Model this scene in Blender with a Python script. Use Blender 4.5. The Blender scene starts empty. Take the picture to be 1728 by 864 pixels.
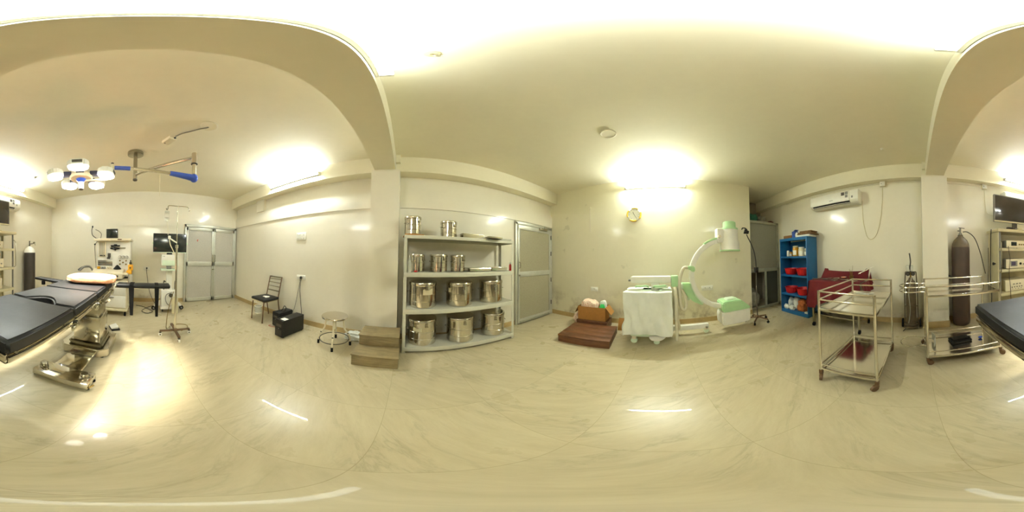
import bpy, bmesh, math, random
from mathutils import Vector, Matrix, noise
PI = math.pi
rnd = random.Random(7)
SC = bpy.context.scene
COL = SC.collection
H = 1.343            # camera height; everything else in metres, camera above (0, 0)

# ------------------------------------------------------------------ materials
def s2l(v):
    v /= 255.0
    return v / 12.92 if v <= 0.04045 else ((v + 0.055) / 1.055) ** 2.4
def C3(r, g, b): return (s2l(r), s2l(g), s2l(b), 1.0)

class NT:
    def __init__(s, name):
        s.m = bpy.data.materials.new(name); s.m.use_nodes = True
        s.t = s.m.node_tree; s.n = s.t.nodes
        s.b = s.n['Principled BSDF']; s.o = s.n['Material Output']
    def new(s, typ, **kw):
        nd = s.n.new(typ)
        for k, v in kw.items(): setattr(nd, k, v)
        return nd
    def link(s, a, b): s.t.links.new(a, b)
    def math(s, op, a, b=None, c=None):
        nd = s.n.new('ShaderNodeMath'); nd.operation = op
        for i, v in enumerate((a, b, c)):
            if v is None: continue
            if isinstance(v, (int, float)): nd.inputs[i].default_value = v
            else: s.link(v, nd.inputs[i])
        return nd.outputs[0]
    def mix(s, fac, a, b, blend='MIX'):
        nd = s.n.new('ShaderNodeMix'); nd.data_type = 'RGBA'; nd.blend_type = blend
        for sock, v in ((nd.inputs[0], fac), (nd.inputs[6], a), (nd.inputs[7], b)):
            if isinstance(v, (int, float, tuple)): sock.default_value = v
            else: s.link(v, sock)
        return nd.outputs[2]
    def noise(s, vec, scale, detail=3, rough=0.5, dist=0.0):
        nd = s.n.new('ShaderNodeTexNoise')
        nd.inputs['Scale'].default_value = scale; nd.inputs['Detail'].default_value = detail
        nd.inputs['Roughness'].default_value = rough; nd.inputs['Distortion'].default_value = dist
        if vec is not None: s.link(vec, nd.inputs['Vector'])
        return nd.outputs['Fac']
    def ramp(s, fac, stops):
        nd = s.n.new('ShaderNodeValToRGB'); e = nd.color_ramp.elements
        while len(e) < len(stops): e.new(0.5)
        for k, (p, c) in enumerate(stops):
            e[k].position = p; e[k].color = c if isinstance(c, tuple) else (c, c, c, 1)
        s.link(fac, nd.inputs[0]); return nd.outputs[0]
    def bump(s, height, strength=0.2, dist=0.01):
        nd = s.n.new('ShaderNodeBump'); nd.inputs['Strength'].default_value = strength
        nd.inputs['Distance'].default_value = dist
        s.link(height, nd.inputs['Height']); s.link(nd.outputs[0], s.b.inputs['Normal'])
    def set(s, **kw):
        for k, v in kw.items(): s.b.inputs[k.replace('_', ' ')].default_value = v

def mat(name, col, rough=0.5, metal=0.0, var=0.10, scale=9.0, bump=0.0, spec=0.5, coat=0.0, alpha=1.0, trans=0.0, rvar=0.0):
    t = NT(name)
    tc = t.new('ShaderNodeTexCoord').outputs['Object']
    f = t.noise(tc, scale, 4, 0.6)
    dk = tuple(c * (1 - var) for c in col[:3]) + (1,)
    lt = tuple(min(1, c * (1 + var)) for c in col[:3]) + (1,)
    t.link(t.ramp(f, [(0.3, dk), (0.7, lt)]), t.b.inputs['Base Color'])
    t.set(Roughness=rough, Metallic=metal, Specular_IOR_Level=spec, Coat_Weight=coat, Alpha=alpha, Transmission_Weight=trans)
    if rvar:
        r = t.ramp(f, [(0.3, rough), (0.7, min(1, rough + rvar))]); t.link(r, t.b.inputs['Roughness'])
    if bump: t.bump(t.noise(tc, scale * 4, 4), bump, 0.004)
    return t.m

def emit(name, col, strength, sampling=None):
    t = NT(name)
    t.set(Base_Color=(0.9, 0.9, 0.9, 1), Emission_Color=col, Emission_Strength=strength)
    tc = t.new('ShaderNodeTexCoord').outputs['Object']
    f = t.ramp(t.noise(tc, 3), [(0, 0.97), (1, 1.0)])
    t.link(t.mix(1.0, col, f, 'MULTIPLY'), t.b.inputs['Emission Color'])
    return t.m

def wall_mat(name, base, dirty=0.0, zmax=0.8, rough=0.24):
    t = NT(name)
    pos = t.new('ShaderNodeNewGeometry').outputs['Position']
    big = t.noise(pos, 0.9, 3)
    fine = t.noise(pos, 14, 4, 0.6)
    dk = tuple(c * 0.93 for c in base[:3]) + (1,)
    col = t.ramp(big, [(0.3, dk), (0.7, base)])
    col = t.mix(t.math('MULTIPLY', fine, 0.08), col, C3(150, 130, 85))
    if dirty:
        sep = t.new('ShaderNodeSeparateXYZ'); t.link(pos, sep.inputs[0]); z = sep.outputs[2]
        sm = t.ramp(t.noise(pos, 2.6, 5, 0.65), [(0.48, 0.0), (0.68, 1.0)])
        g = t.new('ShaderNodeMapRange'); t.link(z, g.inputs[0])
        g.inputs[1].default_value = zmax; g.inputs[2].default_value = 0.15
        fac = t.math('MULTIPLY', t.math('MULTIPLY', sm, g.outputs[0]), dirty)
        col = t.mix(fac, col, C3(128, 104, 66))
        sp = t.ramp(t.noise(pos, 5.5, 2, 0.4), [(0.74, 0.0), (0.80, 1.0)])
        col = t.mix(t.math('MULTIPLY', sp, 0.28 * dirty), col, C3(120, 112, 78))
    t.link(col, t.b.inputs['Base Color'])
    t.set(Roughness=rough, Specular_IOR_Level=0.4)
    if rough < 0.3: t.set(Roughness=0.38, Coat_Weight=0.5, Coat_Roughness=0.14, Coat_IOR=1.45)
    t.bump(t.noise(pos, 5, 3), 0.05, 0.012)
    return t.m

def floor_mat():
    t = NT('marble_floor_tiles')
    pos = t.new('ShaderNodeNewGeometry').outputs['Position']
    sep = t.new('ShaderNodeSeparateXYZ'); t.link(pos, sep.inputs[0])
    px = t.math('DIVIDE', t.math('ADD', sep.outputs[0], 0.74 + 12.9), 0.645)
    py = t.math('DIVIDE', t.math('ADD', sep.outputs[1], -0.355 + 13.2), 0.66)
    fx = t.math('FRACT', px); fy = t.math('FRACT', py)
    ix = t.math('FLOOR', px); iy = t.math('FLOOR', py)
    cmb = t.new('ShaderNodeCombineXYZ'); t.link(ix, cmb.inputs[0]); t.link(iy, cmb.inputs[1])
    wn = t.new('ShaderNodeTexWhiteNoise'); wn.noise_dimensions = '3D'; t.link(cmb.outputs[0], wn.inputs['Vector'])
    # every tile gets its own offset and a vein direction near 35 degrees
    off = t.new('ShaderNodeVectorMath', operation='SCALE'); t.link(wn.outputs['Color'], off.inputs[0]); off.inputs['Scale'].default_value = 17.0
    add = t.new('ShaderNodeVectorMath', operation='ADD'); t.link(pos, add.inputs[0]); t.link(off.outputs[0], add.inputs[1])
    rot = t.new('ShaderNodeVectorRotate', rotation_type='Z_AXIS'); t.link(add.outputs[0], rot.inputs['Vector'])
    ang = t.math('ADD', t.math('MULTIPLY', wn.outputs['Value'], 0.5), 0.75)
    t.link(ang, rot.inputs['Angle'])
    mp = t.new('ShaderNodeMapping'); mp.inputs['Scale'].default_value = (1.0, 4.2, 1.0); t.link(rot.outputs[0], mp.inputs['Vector'])
    n1 = t.noise(mp.outputs[0], 1.9, 5, 0.62, 0.55)
    v1 = t.math('ABSOLUTE', t.math('SUBTRACT', n1, 0.5))
    vein = t.ramp(v1, [(0.0, 1.0), (0.018, 0.45), (0.06, 0.0)])
    gate = t.ramp(t.noise(mp.outputs[0], 1.3, 2), [(0.45, 0.0), (0.62, 1.0)])
    n2 = t.noise(mp.outputs[0], 3.0, 6, 0.7, 0.3)
    cloud = t.ramp(n2, [(0.35, C3(184, 172, 140)), (0.65, C3(195, 184, 152))])
    col = t.mix(t.math('MULTIPLY', t.math('MULTIPLY', vein, gate), 0.55), cloud, C3(158, 148, 120))
    tint = t.ramp(wn.outputs['Value'], [(0, 0.955), (1, 1.0)])
    col = t.mix(1.0, col, tint, 'MULTIPLY')
    # joints
    def joint(f, w):
        d = t.math('MINIMUM', f, t.math('SUBTRACT', 1.0, f))
        return t.math('LESS_THAN', d, w)
    j = t.math('MAXIMUM', joint(fx, 0.0022), joint(fy, 0.0022))
    col = t.mix(t.math('MULTIPLY', j, 0.40), col, C3(120, 106, 70))
    t.link(col, t.b.inputs['Base Color'])
    rg = t.ramp(t.noise(pos, 3.5, 4), [(0.3, 0.26), (0.7, 0.36)])
    t.link(rg, t.b.inputs['Roughness'])
    t.set(Specular_IOR_Level=0.35, Coat_Weight=0.5, Coat_Roughness=0.02, Coat_IOR=1.32)
    return t.m

def wood_mat(name, a, b, scale=5.0, rough=0.55, stretch=(1, 12, 12)):
    t = NT(name)
    tc = t.new('ShaderNodeTexCoord').outputs['Object']
    mp = t.new('ShaderNodeMapping'); mp.inputs['Scale'].default_value = stretch; t.link(tc, mp.inputs['Vector'])
    f = t.noise(mp.outputs[0], scale, 6, 0.65, 0.6)
    col = t.ramp(f, [(0.25, a), (0.75, b)])
    col = t.mix(t.ramp(t.noise(tc, 6, 4), [(0.5, 0.0), (0.75, 0.5)]), col, tuple(c * 0.55 for c in a[:3]) + (1,))
    t.link(col, t.b.inputs['Base Color']); t.set(Roughness=rough)
    t.bump(f, 0.25, 0.004)
    return t.m

def dots_mat(name, base, dot, scale=30):
    t = NT(name)
    tc = t.new('ShaderNodeTexCoord').outputs['Object']
    v = t.new('ShaderNodeTexVoronoi'); v.inputs['Scale'].default_value = scale; t.link(tc, v.inputs['Vector'])
    f = t.ramp(v.outputs['Distance'], [(0.25, 1.0), (0.32, 0.0)])
    t.link(t.mix(f, base, dot), t.b.inputs['Base Color']); t.set(Roughness=0.85)
    return t.m

def mesh_panel_mat(name, base, dark, rough=0.4):
    t = NT(name)                                   # frosted board with a fine woven print
    tc = t.new('ShaderNodeTexCoord').outputs['Object']
    v = t.new('ShaderNodeTexVoronoi'); v.inputs['Scale'].default_value = 75; t.link(tc, v.inputs['Vector'])
    f = t.ramp(v.outputs['Distance'], [(0.2, 1.0), (0.6, 0.0)])
    col = t.mix(t.math('MULTIPLY', f, 0.4), base, dark)
    col = t.mix(t.math('MULTIPLY', t.noise(tc, 1.8, 3), 0.25), col, dark)
    t.link(col, t.b.inputs['Base Color']); t.set(Roughness=rough)
    return t.m

M = {}
M['wall'] = wall_mat('cream_gloss_paint', (0.83, 0.785, 0.65, 1), 0.10, 0.8)
M['wall_dirty'] = wall_mat('cream_gloss_paint_stained', (0.87, 0.83, 0.64, 1), 0.75, 0.85)
M['wall_dirty_low'] = wall_mat('cream_gloss_paint_scuffed', (0.83, 0.785, 0.645, 1), 0.45, 0.55)
M['ceil'] = wall_mat('cream_ceiling_paint', (0.88, 0.835, 0.665, 1), 0, rough=0.45)
M['beam'] = wall_mat('cream_beam_paint', (0.85, 0.805, 0.63, 1), 0, rough=0.35)
M['floor'] = floor_mat()
M['skirt'] = mat('skirting_tile', C3(184, 160, 112), 0.3, var=0.12, scale=5)
M['alu'] = mat('anodised_aluminium', C3(196, 196, 182), 0.42, 0.45, var=0.08, scale=6)
M['alu_old'] = mat('worn_aluminium', C3(165, 165, 146), 0.5, 0.4, var=0.16, scale=9)
M['pane'] = mesh_panel_mat('grey_door_board', C3(196, 192, 180), C3(140, 136, 126))
M['pane_olive'] = mesh_panel_mat('greenish_grey_door_board', C3(166, 160, 134), C3(116, 111, 90))
M['pane_dark'] = mesh_panel_mat('smoky_frosted_board', C3(150, 148, 130), C3(105, 105, 92))
M['glass'] = mat('smoky_glass', C3(70, 74, 62), 0.08, var=0.05, alpha=0.55)
M['steel'] = mat('polished_steel', C3(212, 206, 192), 0.12, 1.0, var=0.02, scale=3)
M['steel_dull'] = mat('dull_steel', C3(172, 165, 146), 0.27, 1.0, var=0.03, scale=4)
M['chrome'] = mat('chrome', C3(224, 220, 206), 0.12, 1.0, var=0.05)
M['black'] = mat('black_plastic', C3(20, 21, 21), 0.45, var=0.15, spec=0.35)
M['rubber'] = mat('black_rubber', C3(18, 17, 16), 0.8, var=0.2, spec=0.2)
M['leather'] = mat('black_vinyl', C3(21, 22, 24), 0.42, var=0.2, scale=4, bump=0.15, rvar=0.10, spec=0.4)
M['white'] = mat('white_plastic', C3(232, 230, 218), 0.4, var=0.04)
M['cream'] = mat('cream_plastic', C3(224, 214, 184), 0.42, var=0.05)
M['beige'] = mat('beige_enamel', C3(205, 196, 160), 0.4, var=0.06)
M['mint'] = mat('mint_green_plastic', C3(176, 216, 162), 0.38, var=0.05)
M['mint_pale'] = mat('pale_mint_plastic', C3(212, 228, 200), 0.4, var=0.04)
M['shelf_paint'] = mat('grey_white_shelf_paint', C3(198, 196, 178), 0.45, 0.0, var=0.06, scale=5)
M['blue'] = mat('blue_powder_coat', C3(24, 96, 150), 0.38, var=0.10, scale=4)
M['blue_arm'] = mat('royal_blue_sleeve', C3(52, 86, 190), 0.4, var=0.05)
M['navy'] = mat('navy_joint', C3(48, 50, 74), 0.5, var=0.1)
M['maroon'] = mat('maroon_cotton', C3(92, 12, 20), 0.9, var=0.14, scale=12, bump=0.3)
M['red'] = mat('red_plastic', C3(196, 26, 26), 0.35, var=0.08)
M['sheet'] = mat('white_green_sheet', C3(230, 234, 222), 0.85, var=0.05, scale=6, bump=0.3)
M['hose'] = mat('cream_hose', C3(216, 210, 184), 0.5, var=0.05)
M['wood_step'] = wood_mat('old_pine_board', C3(112, 96, 62), C3(160, 143, 104), 4, 0.6)
M['wood_red'] = wood_mat('red_brown_plank', C3(76, 44, 22), C3(122, 78, 44), 4, 0.5)
M['card'] = mat('corrugated_cardboard', C3(172, 122, 60), 0.85, var=0.08, scale=20)
M['card_dark'] = mat('dark_cardboard', C3(134, 92, 46), 0.85, var=0.12, scale=15)
M['brown_metal'] = mat('brown_painted_metal', C3(104, 78, 52), 0.45, 0.2, var=0.15)
M['cyl_brown'] = mat('worn_grey_brown_cylinder', C3(72, 57, 46), 0.5, 0.1, var=0.22, scale=5, rvar=0.2)
M['cyl_black'] = mat('black_oxygen_cylinder', C3(58, 52, 46), 0.45, 0.1, var=0.22, scale=5, rvar=0.2)
M['cyl_old'] = mat('rusty_small_cylinder', C3(98, 86, 66), 0.5, 0.3, var=0.35, scale=8, rvar=0.2)
M['brass'] = mat('brass', C3(150, 126, 70), 0.35, 0.9, var=0.1)
M['yellow'] = mat('yellow_orange_plastic', C3(232, 168, 26), 0.4, var=0.06)
M['clock_yellow'] = mat('clock_yellow_plastic', C3(240, 196, 60), 0.4, var=0.06)
M['clock_face'] = mat('clock_dial', C3(236, 236, 222), 0.5, var=0.02)
M['screen'] = mat('dark_screen_glass', C3(30, 36, 34), 0.16, var=0.1, spec=0.6)
M['screen_tv'] = mat('television_glass', C3(52, 46, 40), 0.10, var=0.15, scale=3, spec=0.7)
M['lcd'] = mat('purple_grey_display', C3(82, 74, 96), 0.25, var=0.1)
M['pillow'] = mat('salmon_floral_pillowcase', C3(236, 168, 128), 0.9, var=0.25, scale=16, bump=0.3)
M['bag'] = mat('thin_white_plastic_bag', C3(222, 224, 214), 0.35, var=0.08, scale=20, bump=0.5)
M['bag_grey'] = mat('grey_clear_plastic_bag', C3(150, 146, 128), 0.3, var=0.2, scale=16, bump=0.6)
M['orange_cloth'] = mat('orange_brown_cloth', C3(186, 106, 54), 0.85, var=0.22, scale=14, bump=0.5)
M['green_bag'] = mat('dark_green_bag', C3(28, 96, 72), 0.5, var=0.25, scale=16, bump=0.5)
M['dark_red'] = mat('dark_red_bundle', C3(90, 30, 26), 0.7, var=0.2, scale=12)
M['pink_dots'] = dots_mat('white_cloth_pink_dots', C3(232, 208, 184), C3(204, 122, 108), 34)
M['green_wrap'] = mat('bright_green_wrap', C3(40, 190, 90), 0.4, var=0.15)
M['clear'] = mat('clear_plastic', C3(225, 225, 210), 0.15, var=0.03, alpha=0.45)
M['amber'] = mat('amber_jar', C3(206, 150, 40), 0.25, var=0.12)
M['paper'] = mat('paper_white', C3(236, 234, 222), 0.8, var=0.03)
M['news'] = mat('old_newspaper', C3(126, 96, 62), 0.85, var=0.3, scale=22)
M['blue_carton'] = mat('blue_printed_carton', C3(58, 84, 160), 0.5, var=0.3, scale=10)
M['grille'] = mat('dark_grille', C3(72, 66, 56), 0.6, var=0.2, scale=40)
M['grey'] = mat('mid_grey_plastic', C3(128, 126, 118), 0.45, var=0.08)
M['red_mark'] = mat('red_painted_mark', C3(196, 70, 58), 0.6, var=0.1)
M['cable'] = mat('dark_cable', C3(52, 48, 40), 0.55, var=0.1)
M['cable_grey'] = mat('grey_conduit', C3(128, 122, 104), 0.5, var=0.1)
M['cable_white'] = mat('white_cable', C3(216, 206, 170), 0.5, var=0.05)
M['tube_on'] = emit('lit_tube', (0.90, 0.98, 1.0, 1), 1.0)
M['tube_on'].node_tree.nodes['Principled BSDF'].inputs['Emission Strength'].default_value = 165.0
M['tube_on_b'] = emit('lit_tube_new', (0.93, 1.0, 0.90, 1), 245.0)
M['diffuser_on'] = emit('lit_added_diffuser', (0.92, 1.0, 0.96, 1), 9.0)
M['led_on'] = emit('lit_lamp_glass', (1.0, 0.96, 0.88, 1), 14.0)
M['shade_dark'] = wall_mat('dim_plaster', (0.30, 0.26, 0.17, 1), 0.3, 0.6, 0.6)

# ------------------------------------------------------------------ mesh builder
def cat_rom(pts, n, closed=False):
    P = [Vector(p) for p in pts]; out = []
    L = len(P)
    rng = range(L) if closed else range(L - 1)
    for i in rng:
        if closed: a, b, c, d = P[(i-1) % L], P[i], P[(i+1) % L], P[(i+2) % L]
        else: a, b, c, d = P[max(i-1, 0)], P[i], P[i+1], P[min(i+2, L-1)]
        for k in range(n):
            t = k / n
            out.append(0.5 * ((2*b) + (-a + c)*t + (2*a - 5*b + 4*c - d)*t*t + (-a + 3*b - 3*c + d)*t**3))
    if not closed: out.append(P[-1])
    return out

class B:
    def __init__(s, origin=(0, 0, 0)):
        s.bm = bmesh.new(); s.mi = 0; s.o = Vector(origin)
    def merge(s, t, mx=None):
        if mx is not None: bmesh.ops.transform(t, matrix=mx, verts=t.verts)
        for f in t.faces: f.material_index = s.mi
        me = bpy.data.meshes.new('tmp'); t.to_mesh(me); t.free()
        s.bm.from_mesh(me); bpy.data.meshes.remove(me)
        return s
    def box(s, c, d, bev=0.0, rot=(0, 0, 0), seg=2):
        t = bmesh.new(); bmesh.ops.create_cube(t, size=1.0)
        bmesh.ops.scale(t, vec=d, verts=t.verts)
        if bev > 0: bmesh.ops.bevel(t, geom=t.edges[:], offset=min(bev, min(d)*0.45), segments=seg, affect='EDGES', profile=0.5)
        mx = Matrix.Translation(c) @ Matrix.Rotation(rot[2], 4, 'Z') @ Matrix.Rotation(rot[1], 4, 'Y') @ Matrix.Rotation(rot[0], 4, 'X')
        return s.merge(t, mx)
    def bx(s, x0, x1, y0, y1, z0, z1, bev=0.0):
        return s.box(((x0+x1)/2, (y0+y1)/2, (z0+z1)/2), (abs(x1-x0), abs(y1-y0), abs(z1-z0)), bev)
    def cyl(s, p, q, r, r2=None, seg=20, bev=0.0):
        p, q = Vector(p), Vector(q); d = q - p
        t = bmesh.new()
        bmesh.ops.create_cone(t, cap_ends=True, segments=seg, radius1=r, radius2=r if r2 is None else r2, depth=d.length)
        if bev > 0:
            ed = [e for e in t.edges if abs(e.verts[0].co.z - e.verts[1].co.z) < 1e-6]
            bmesh.ops.bevel(t, geom=ed, offset=bev, segments=2, affect='EDGES')
        mx = Matrix.Translation((p+q)/2) @ d.to_track_quat('Z', 'Y').to_matrix().to_4x4()
        return s.merge(t, mx)
    def tube(s, pts, r, seg=8, closed=False, sm=0, r_end=None):
        P = cat_rom(pts, sm, closed) if sm else [Vector(p) for p in pts]
        n = len(P); t = bmesh.new(); rings = []
        up = None
        for i, p in enumerate(P):
            if closed: d = P[(i+1) % n] - P[i-1]
            else: d = P[min(i+1, n-1)] - P[max(i-1, 0)]
            d.normalize()
            if up is None:
                up = Vector((0, 0, 1)) if abs(d.z) < 0.9 else Vector((1, 0, 0))
            up = (up - d * up.dot(d)); up.normalize(); sd = d.cross(up)
            rr = r if r_end is None else r + (r_end - r) * i / (n - 1)
            rings.append([t.verts.new(p + (up*math.cos(a) + sd*math.sin(a))*rr) for a in [2*PI*k/seg for k in range(seg)]])
        m = n if closed else n - 1
        for i in range(m):
            a, b = rings[i], rings[(i+1) % n]
            if closed and i == n-1:   # match closest start
                k0 = min(range(seg), key=lambda k: (b[k].co - a[0].co).length)
                b = b[k0:] + b[:k0]
            for k in range(seg): t.faces.new((a[k], a[(k+1) % seg], b[(k+1) % seg], b[k]))
        if not closed:
            t.faces.new(rings[0][::-1]); t.faces.new(rings[-1])
        bmesh.ops.recalc_face_normals(t, faces=t.faces)
        return s.merge(t)
    def lathe(s, prof, c=(0, 0, 0), seg=32, mx=None):
        t = bmesh.new(); rings = []
        for r, z in prof:
            if r < 1e-5: rings.append([t.verts.new((0, 0, z))])
            else: rings.append([t.verts.new((r*math.cos(2*PI*k/seg), r*math.sin(2*PI*k/seg), z)) for k in range(seg)])
        for a, b in zip(rings, rings[1:]):
            if len(a) == 1 and len(b) == 1: continue
            for k in range(seg):
                k2 = (k+1) % seg
                if len(a) == 1: t.faces.new((a[0], b[k2], b[k]))
                elif len(b) == 1: t.faces.new((a[k], a[k2], b[0]))
                else: t.faces.new((a[k], a[k2], b[k2], b[k]))
        bmesh.ops.recalc_face_normals(t, faces=t.faces)
        m = Matrix.Translation(c)
        if mx is not None: m = m @ mx
        return s.merge(t, m)
    def prism(s, poly, axis, a, b, bev=0.0, seg=2):
        # poly: 2-D points in the other two axes (x: y,z / y: x,z / z: x,y)
        t = bmesh.new()
        def P(u, v, w):
            return {'x': (w, u, v), 'y': (u, w, v), 'z': (u, v, w)}[axis]
        lo = [t.verts.new(P(u, v, a)) for u, v in poly]; hi = [t.verts.new(P(u, v, b)) for u, v in poly]
        n = len(poly)
        t.faces.new(lo); t.faces.new(hi[::-1])
        for k in range(n): t.faces.new((lo[k], hi[k], hi[(k+1) % n], lo[(k+1) % n]))
        bmesh.ops.recalc_face_normals(t, faces=t.faces)
        if bev > 0: bmesh.ops.bevel(t, geom=t.edges[:], offset=bev, segments=seg, affect='EDGES')
        return s.merge(t)
    def ell(s, c, r, seg=20, rings=12, nz=0.0, nf=3.0, rot=0.0, pw=1.0, seed=0):
        t = bmesh.new(); bmesh.ops.create_uvsphere(t, u_segments=seg, v_segments=rings, radius=1.0)
        for v in t.verts:
            co = v.co.copy()
            if pw != 1.0:
                co = Vector([math.copysign(abs(q)**pw, q) for q in co])
            k = 1 + nz * noise.noise(co * nf + Vector((seed*3.1, seed*1.7, seed)))
            v.co = Vector((co.x*r[0], co.y*r[1], co.z*r[2])) * k
        return s.merge(t, Matrix.Translation(c) @ Matrix.Rotation(rot, 4, 'Z'))
    def sheet(s, fn, nu, nv, th=0.004, closed_u=False):
        t = bmesh.new()
        g = [[t.verts.new(fn(i/nu, j/nv)) for j in range(nv+1)] for i in range(nu if closed_u else nu+1)]
        m = nu
        for i in range(m):
            a = g[i]; b = g[(i+1) % len(g)]
            for j in range(nv):
                t.faces.new((a[j], b[j], b[j+1], a[j+1]))
        bmesh.ops.recalc_face_normals(t, faces=t.faces)
        bmesh.ops.solidify(t, geom=t.faces[:], thickness=th)
        return s.merge(t)
    def ring(s, c, R, r, mx=None, seg=32, rs=8):
        pts = [Vector((R*math.cos(2*PI*k/seg), R*math.sin(2*PI*k/seg), 0)) for k in range(seg)]
        if mx is not None: pts = [mx @ p for p in pts]
        return s.tube([Vector(c) + p for p in pts], r, rs, closed=True)
    def out(s, name, m, parent=None, ang=38):
        bmesh.ops.translate(s.bm, vec=-s.o, verts=s.bm.verts)
        me = bpy.data.meshes.new(name); s.bm.to_mesh(me); s.bm.free()
        ms = m if isinstance(m, (list, tuple)) else [m]
        for q in ms: me.materials.append(M[q] if isinstance(q, str) else q)
        for p in me.polygons: p.use_smooth = True
        me.set_sharp_from_angle(angle=math.radians(ang))
        o = bpy.data.objects.new(name, me); COL.objects.link(o)
        if parent is not None: o.parent = parent
        return o

def tag(o, label, cat, group=None):
    o['label'] = label; o['category'] = cat
    if group: o['group'] = group
    return o
def thing(name, label, cat, loc=(0, 0, 0), rz=0.0, group=None):
    o = bpy.data.objects.new(name, None); COL.objects.link(o)
    o.empty_display_size = 0.1
    o.location = loc; o.rotation_euler = (0, 0, rz)
    return tag(o, label, cat, group)
def solo(b, name, m, label, cat, group=None, loc=None):
    """a thing that is one mesh; its builder's origin becomes the object's origin"""
    org = b.o.copy(); o = b.out(name, m); o.location = org if loc is None else loc
    return tag(o, label, cat, group)
def struct(b, name, m, parent=None):
    org = b.o.copy(); o = b.out(name, m, parent)
    if parent is None: o.location = org; o['kind'] = 'structure'
    return o
def dup(root, loc, rz, label, group=None):
    r = root.copy(); COL.objects.link(r); r.location = loc; r.rotation_euler = (0, 0, rz); r['label'] = label
    if group: r['group'] = group
    for ch in list(root.children):
        c = ch.copy(); COL.objects.link(c); c.parent = r
        for g in list(ch.children):
            d = g.copy(); COL.objects.link(d); d.parent = c
    return r

# ================================================================== THE ROOM
XB, XD, YA, YC, ZC = 3.172, -4.334, 2.53, -2.96, 3.05
struct(B().bx(-4.5, 4.35, -3.12, 2.75, -0.1, 0.0), 'floor', 'floor')
struct(B().bx(-4.5, 4.35, -3.12, 2.75, ZC, ZC+0.12), 'ceiling', 'ceil')
struct(B().prism([(YA, 0), (YA, 2.157), (2.512, 2.157), (2.512, 2.42), (2.564, 2.50), (2.564, ZC), (2.75, ZC), (2.75, 0)], 'x', XD-0.1, XB+0.2), 'wall_front', 'wall')
struct(B().bx(XD-0.16, XD, -3.1, 2.75, 0, ZC), 'wall_left', 'wall_dirty_low')
struct(B().bx(XB, 3.44, -1.94, 2.75, 0, ZC), 'wall_right', 'wall_dirty')
struct(B().bx(-4.49, 4.35, -3.11, YC, 0, ZC), 'wall_back', 'wall_dirty_low')
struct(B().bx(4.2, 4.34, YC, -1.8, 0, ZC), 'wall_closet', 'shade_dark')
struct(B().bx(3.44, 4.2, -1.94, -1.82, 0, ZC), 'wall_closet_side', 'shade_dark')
struct(B().bx(XD, XB, 2.362, 2.565, 2.748, ZC), 'trim_1', 'beam')              # beam along the front wall
struct(B().bx(XD, 4.2, YC, -2.80, 2.748, ZC), 'trim_2', 'beam')                # beam along the back wall
struct(B().bx(-0.466, -0.167, -2.80, 2.362, 2.74, ZC), 'trim_3', 'beam')       # cross beam overhead
struct(B().bx(-0.51, -0.10, 2.27, 2.56, 0, 2.741), 'trim_4', 'wall')           # pillar at the front wall
struct(B().bx(-0.515, -0.09, YC, -2.698, 0, 2.741), 'trim_5', 'wall_dirty_low')  # pillar at the back wall
struct(B().bx(-3.267, -2.99, 2.49, 2.565, 2.44, 2.748), 'trim_6', 'wall')      # stub of masonry under the beam
struct(B().bx(-0.165, -0.10, 2.30, 2.362, 2.90, ZC).bx(-0.165, -0.11, -2.80, -2.74, 2.90, ZC), 'trim_7', 'beam')
b = B().bx(XD, -0.51, 2.516, YA, 0, 0.1).bx(-0.10, 2.0, 2.516, YA, 0, 0.1)
struct(b, 'baseboard_front', 'skirt')
struct(B().bx(XB-0.013, XB, -1.94, 2.50, 0, 0.105), 'baseboard_right', 'skirt')
struct(B().bx(XD, -0.53, YC, YC+0.013, 0, 0.105).bx(-0.07, 3.35, YC, YC+0.013, 0, 0.105), 'baseboard_back', 'skirt')
struct(B().bx(XD, XD+0.013, -2.96, 0.93, 0, 0.105), 'baseboard_left', 'skirt')
struct(B().bx(-0.528, -0.077, -2.95, -2.684, 0, 0.125), 'baseboard_pillar', 'skirt')

# ---- door in the front wall (single leaf)
O = (2.56, 2.5, 0)
b = B(O).bx(2.0, 2.055, 2.488, 2.529, 0, 2.125, 0.004).bx(3.075, 3.135, 2.488, 2.529, 0, 2.125, 0.004).bx(2.0, 3.135, 2.488, 2.529, 2.075, 2.14, 0.004)
d = struct(b, 'door_1', 'alu')
b = B(O)
for z0, z1 in ((0.02, 0.12), (1.01, 1.115), (1.975, 2.07)): b.bx(2.058, 3.072, 2.478, 2.515, z0, z1, 0.004)
for x0, x1 in ((2.058, 2.105), (3.018, 3.072)): b.bx(x0, x1, 2.479, 2.514, 0.02, 2.07, 0.004)
leaf = b.out('door_leaf', 'alu', d)
B(O).bx(2.10, 3.02, 2.492, 2.505, 1.11, 1.98).out('upper_panel', 'pane_olive', leaf)
B(O).bx(2.10, 3.02, 2.492, 2.505, 0.115, 1.015).out('lower_panel', 'pane_olive', leaf)
B(O).tube([(2.082, 2.478, 1.19), (2.082, 2.44, 1.20), (2.082, 2.44, 1.30), (2.082, 2.478, 1.31)], 0.009, 8).out('handle', 'steel_dull', leaf)
B(O).bx(2.075, 2.10, 2.462, 2.480, 1.03, 1.06, 0.003).out('lock', 'steel_dull', leaf)
B(O).bx(2.10, 3.0, 2.468, 2.479, 0.025, 0.07, 0.003).out('kick_strip', 'alu_old', leaf)
for z in (0.317, 0.876, 1.505, 1.892):
    B(O).cyl((3.08, 2.474, z-0.05), (3.08, 2.474, z+0.05), 0.011, seg=10).out('hinge', 'grille', d)
b = B(O).bx(2.66, 2.90, 2.43, 2.478, 2.02, 2.075, 0.008)
cl = b.out('door_closer', 'steel_dull', d)
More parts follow.
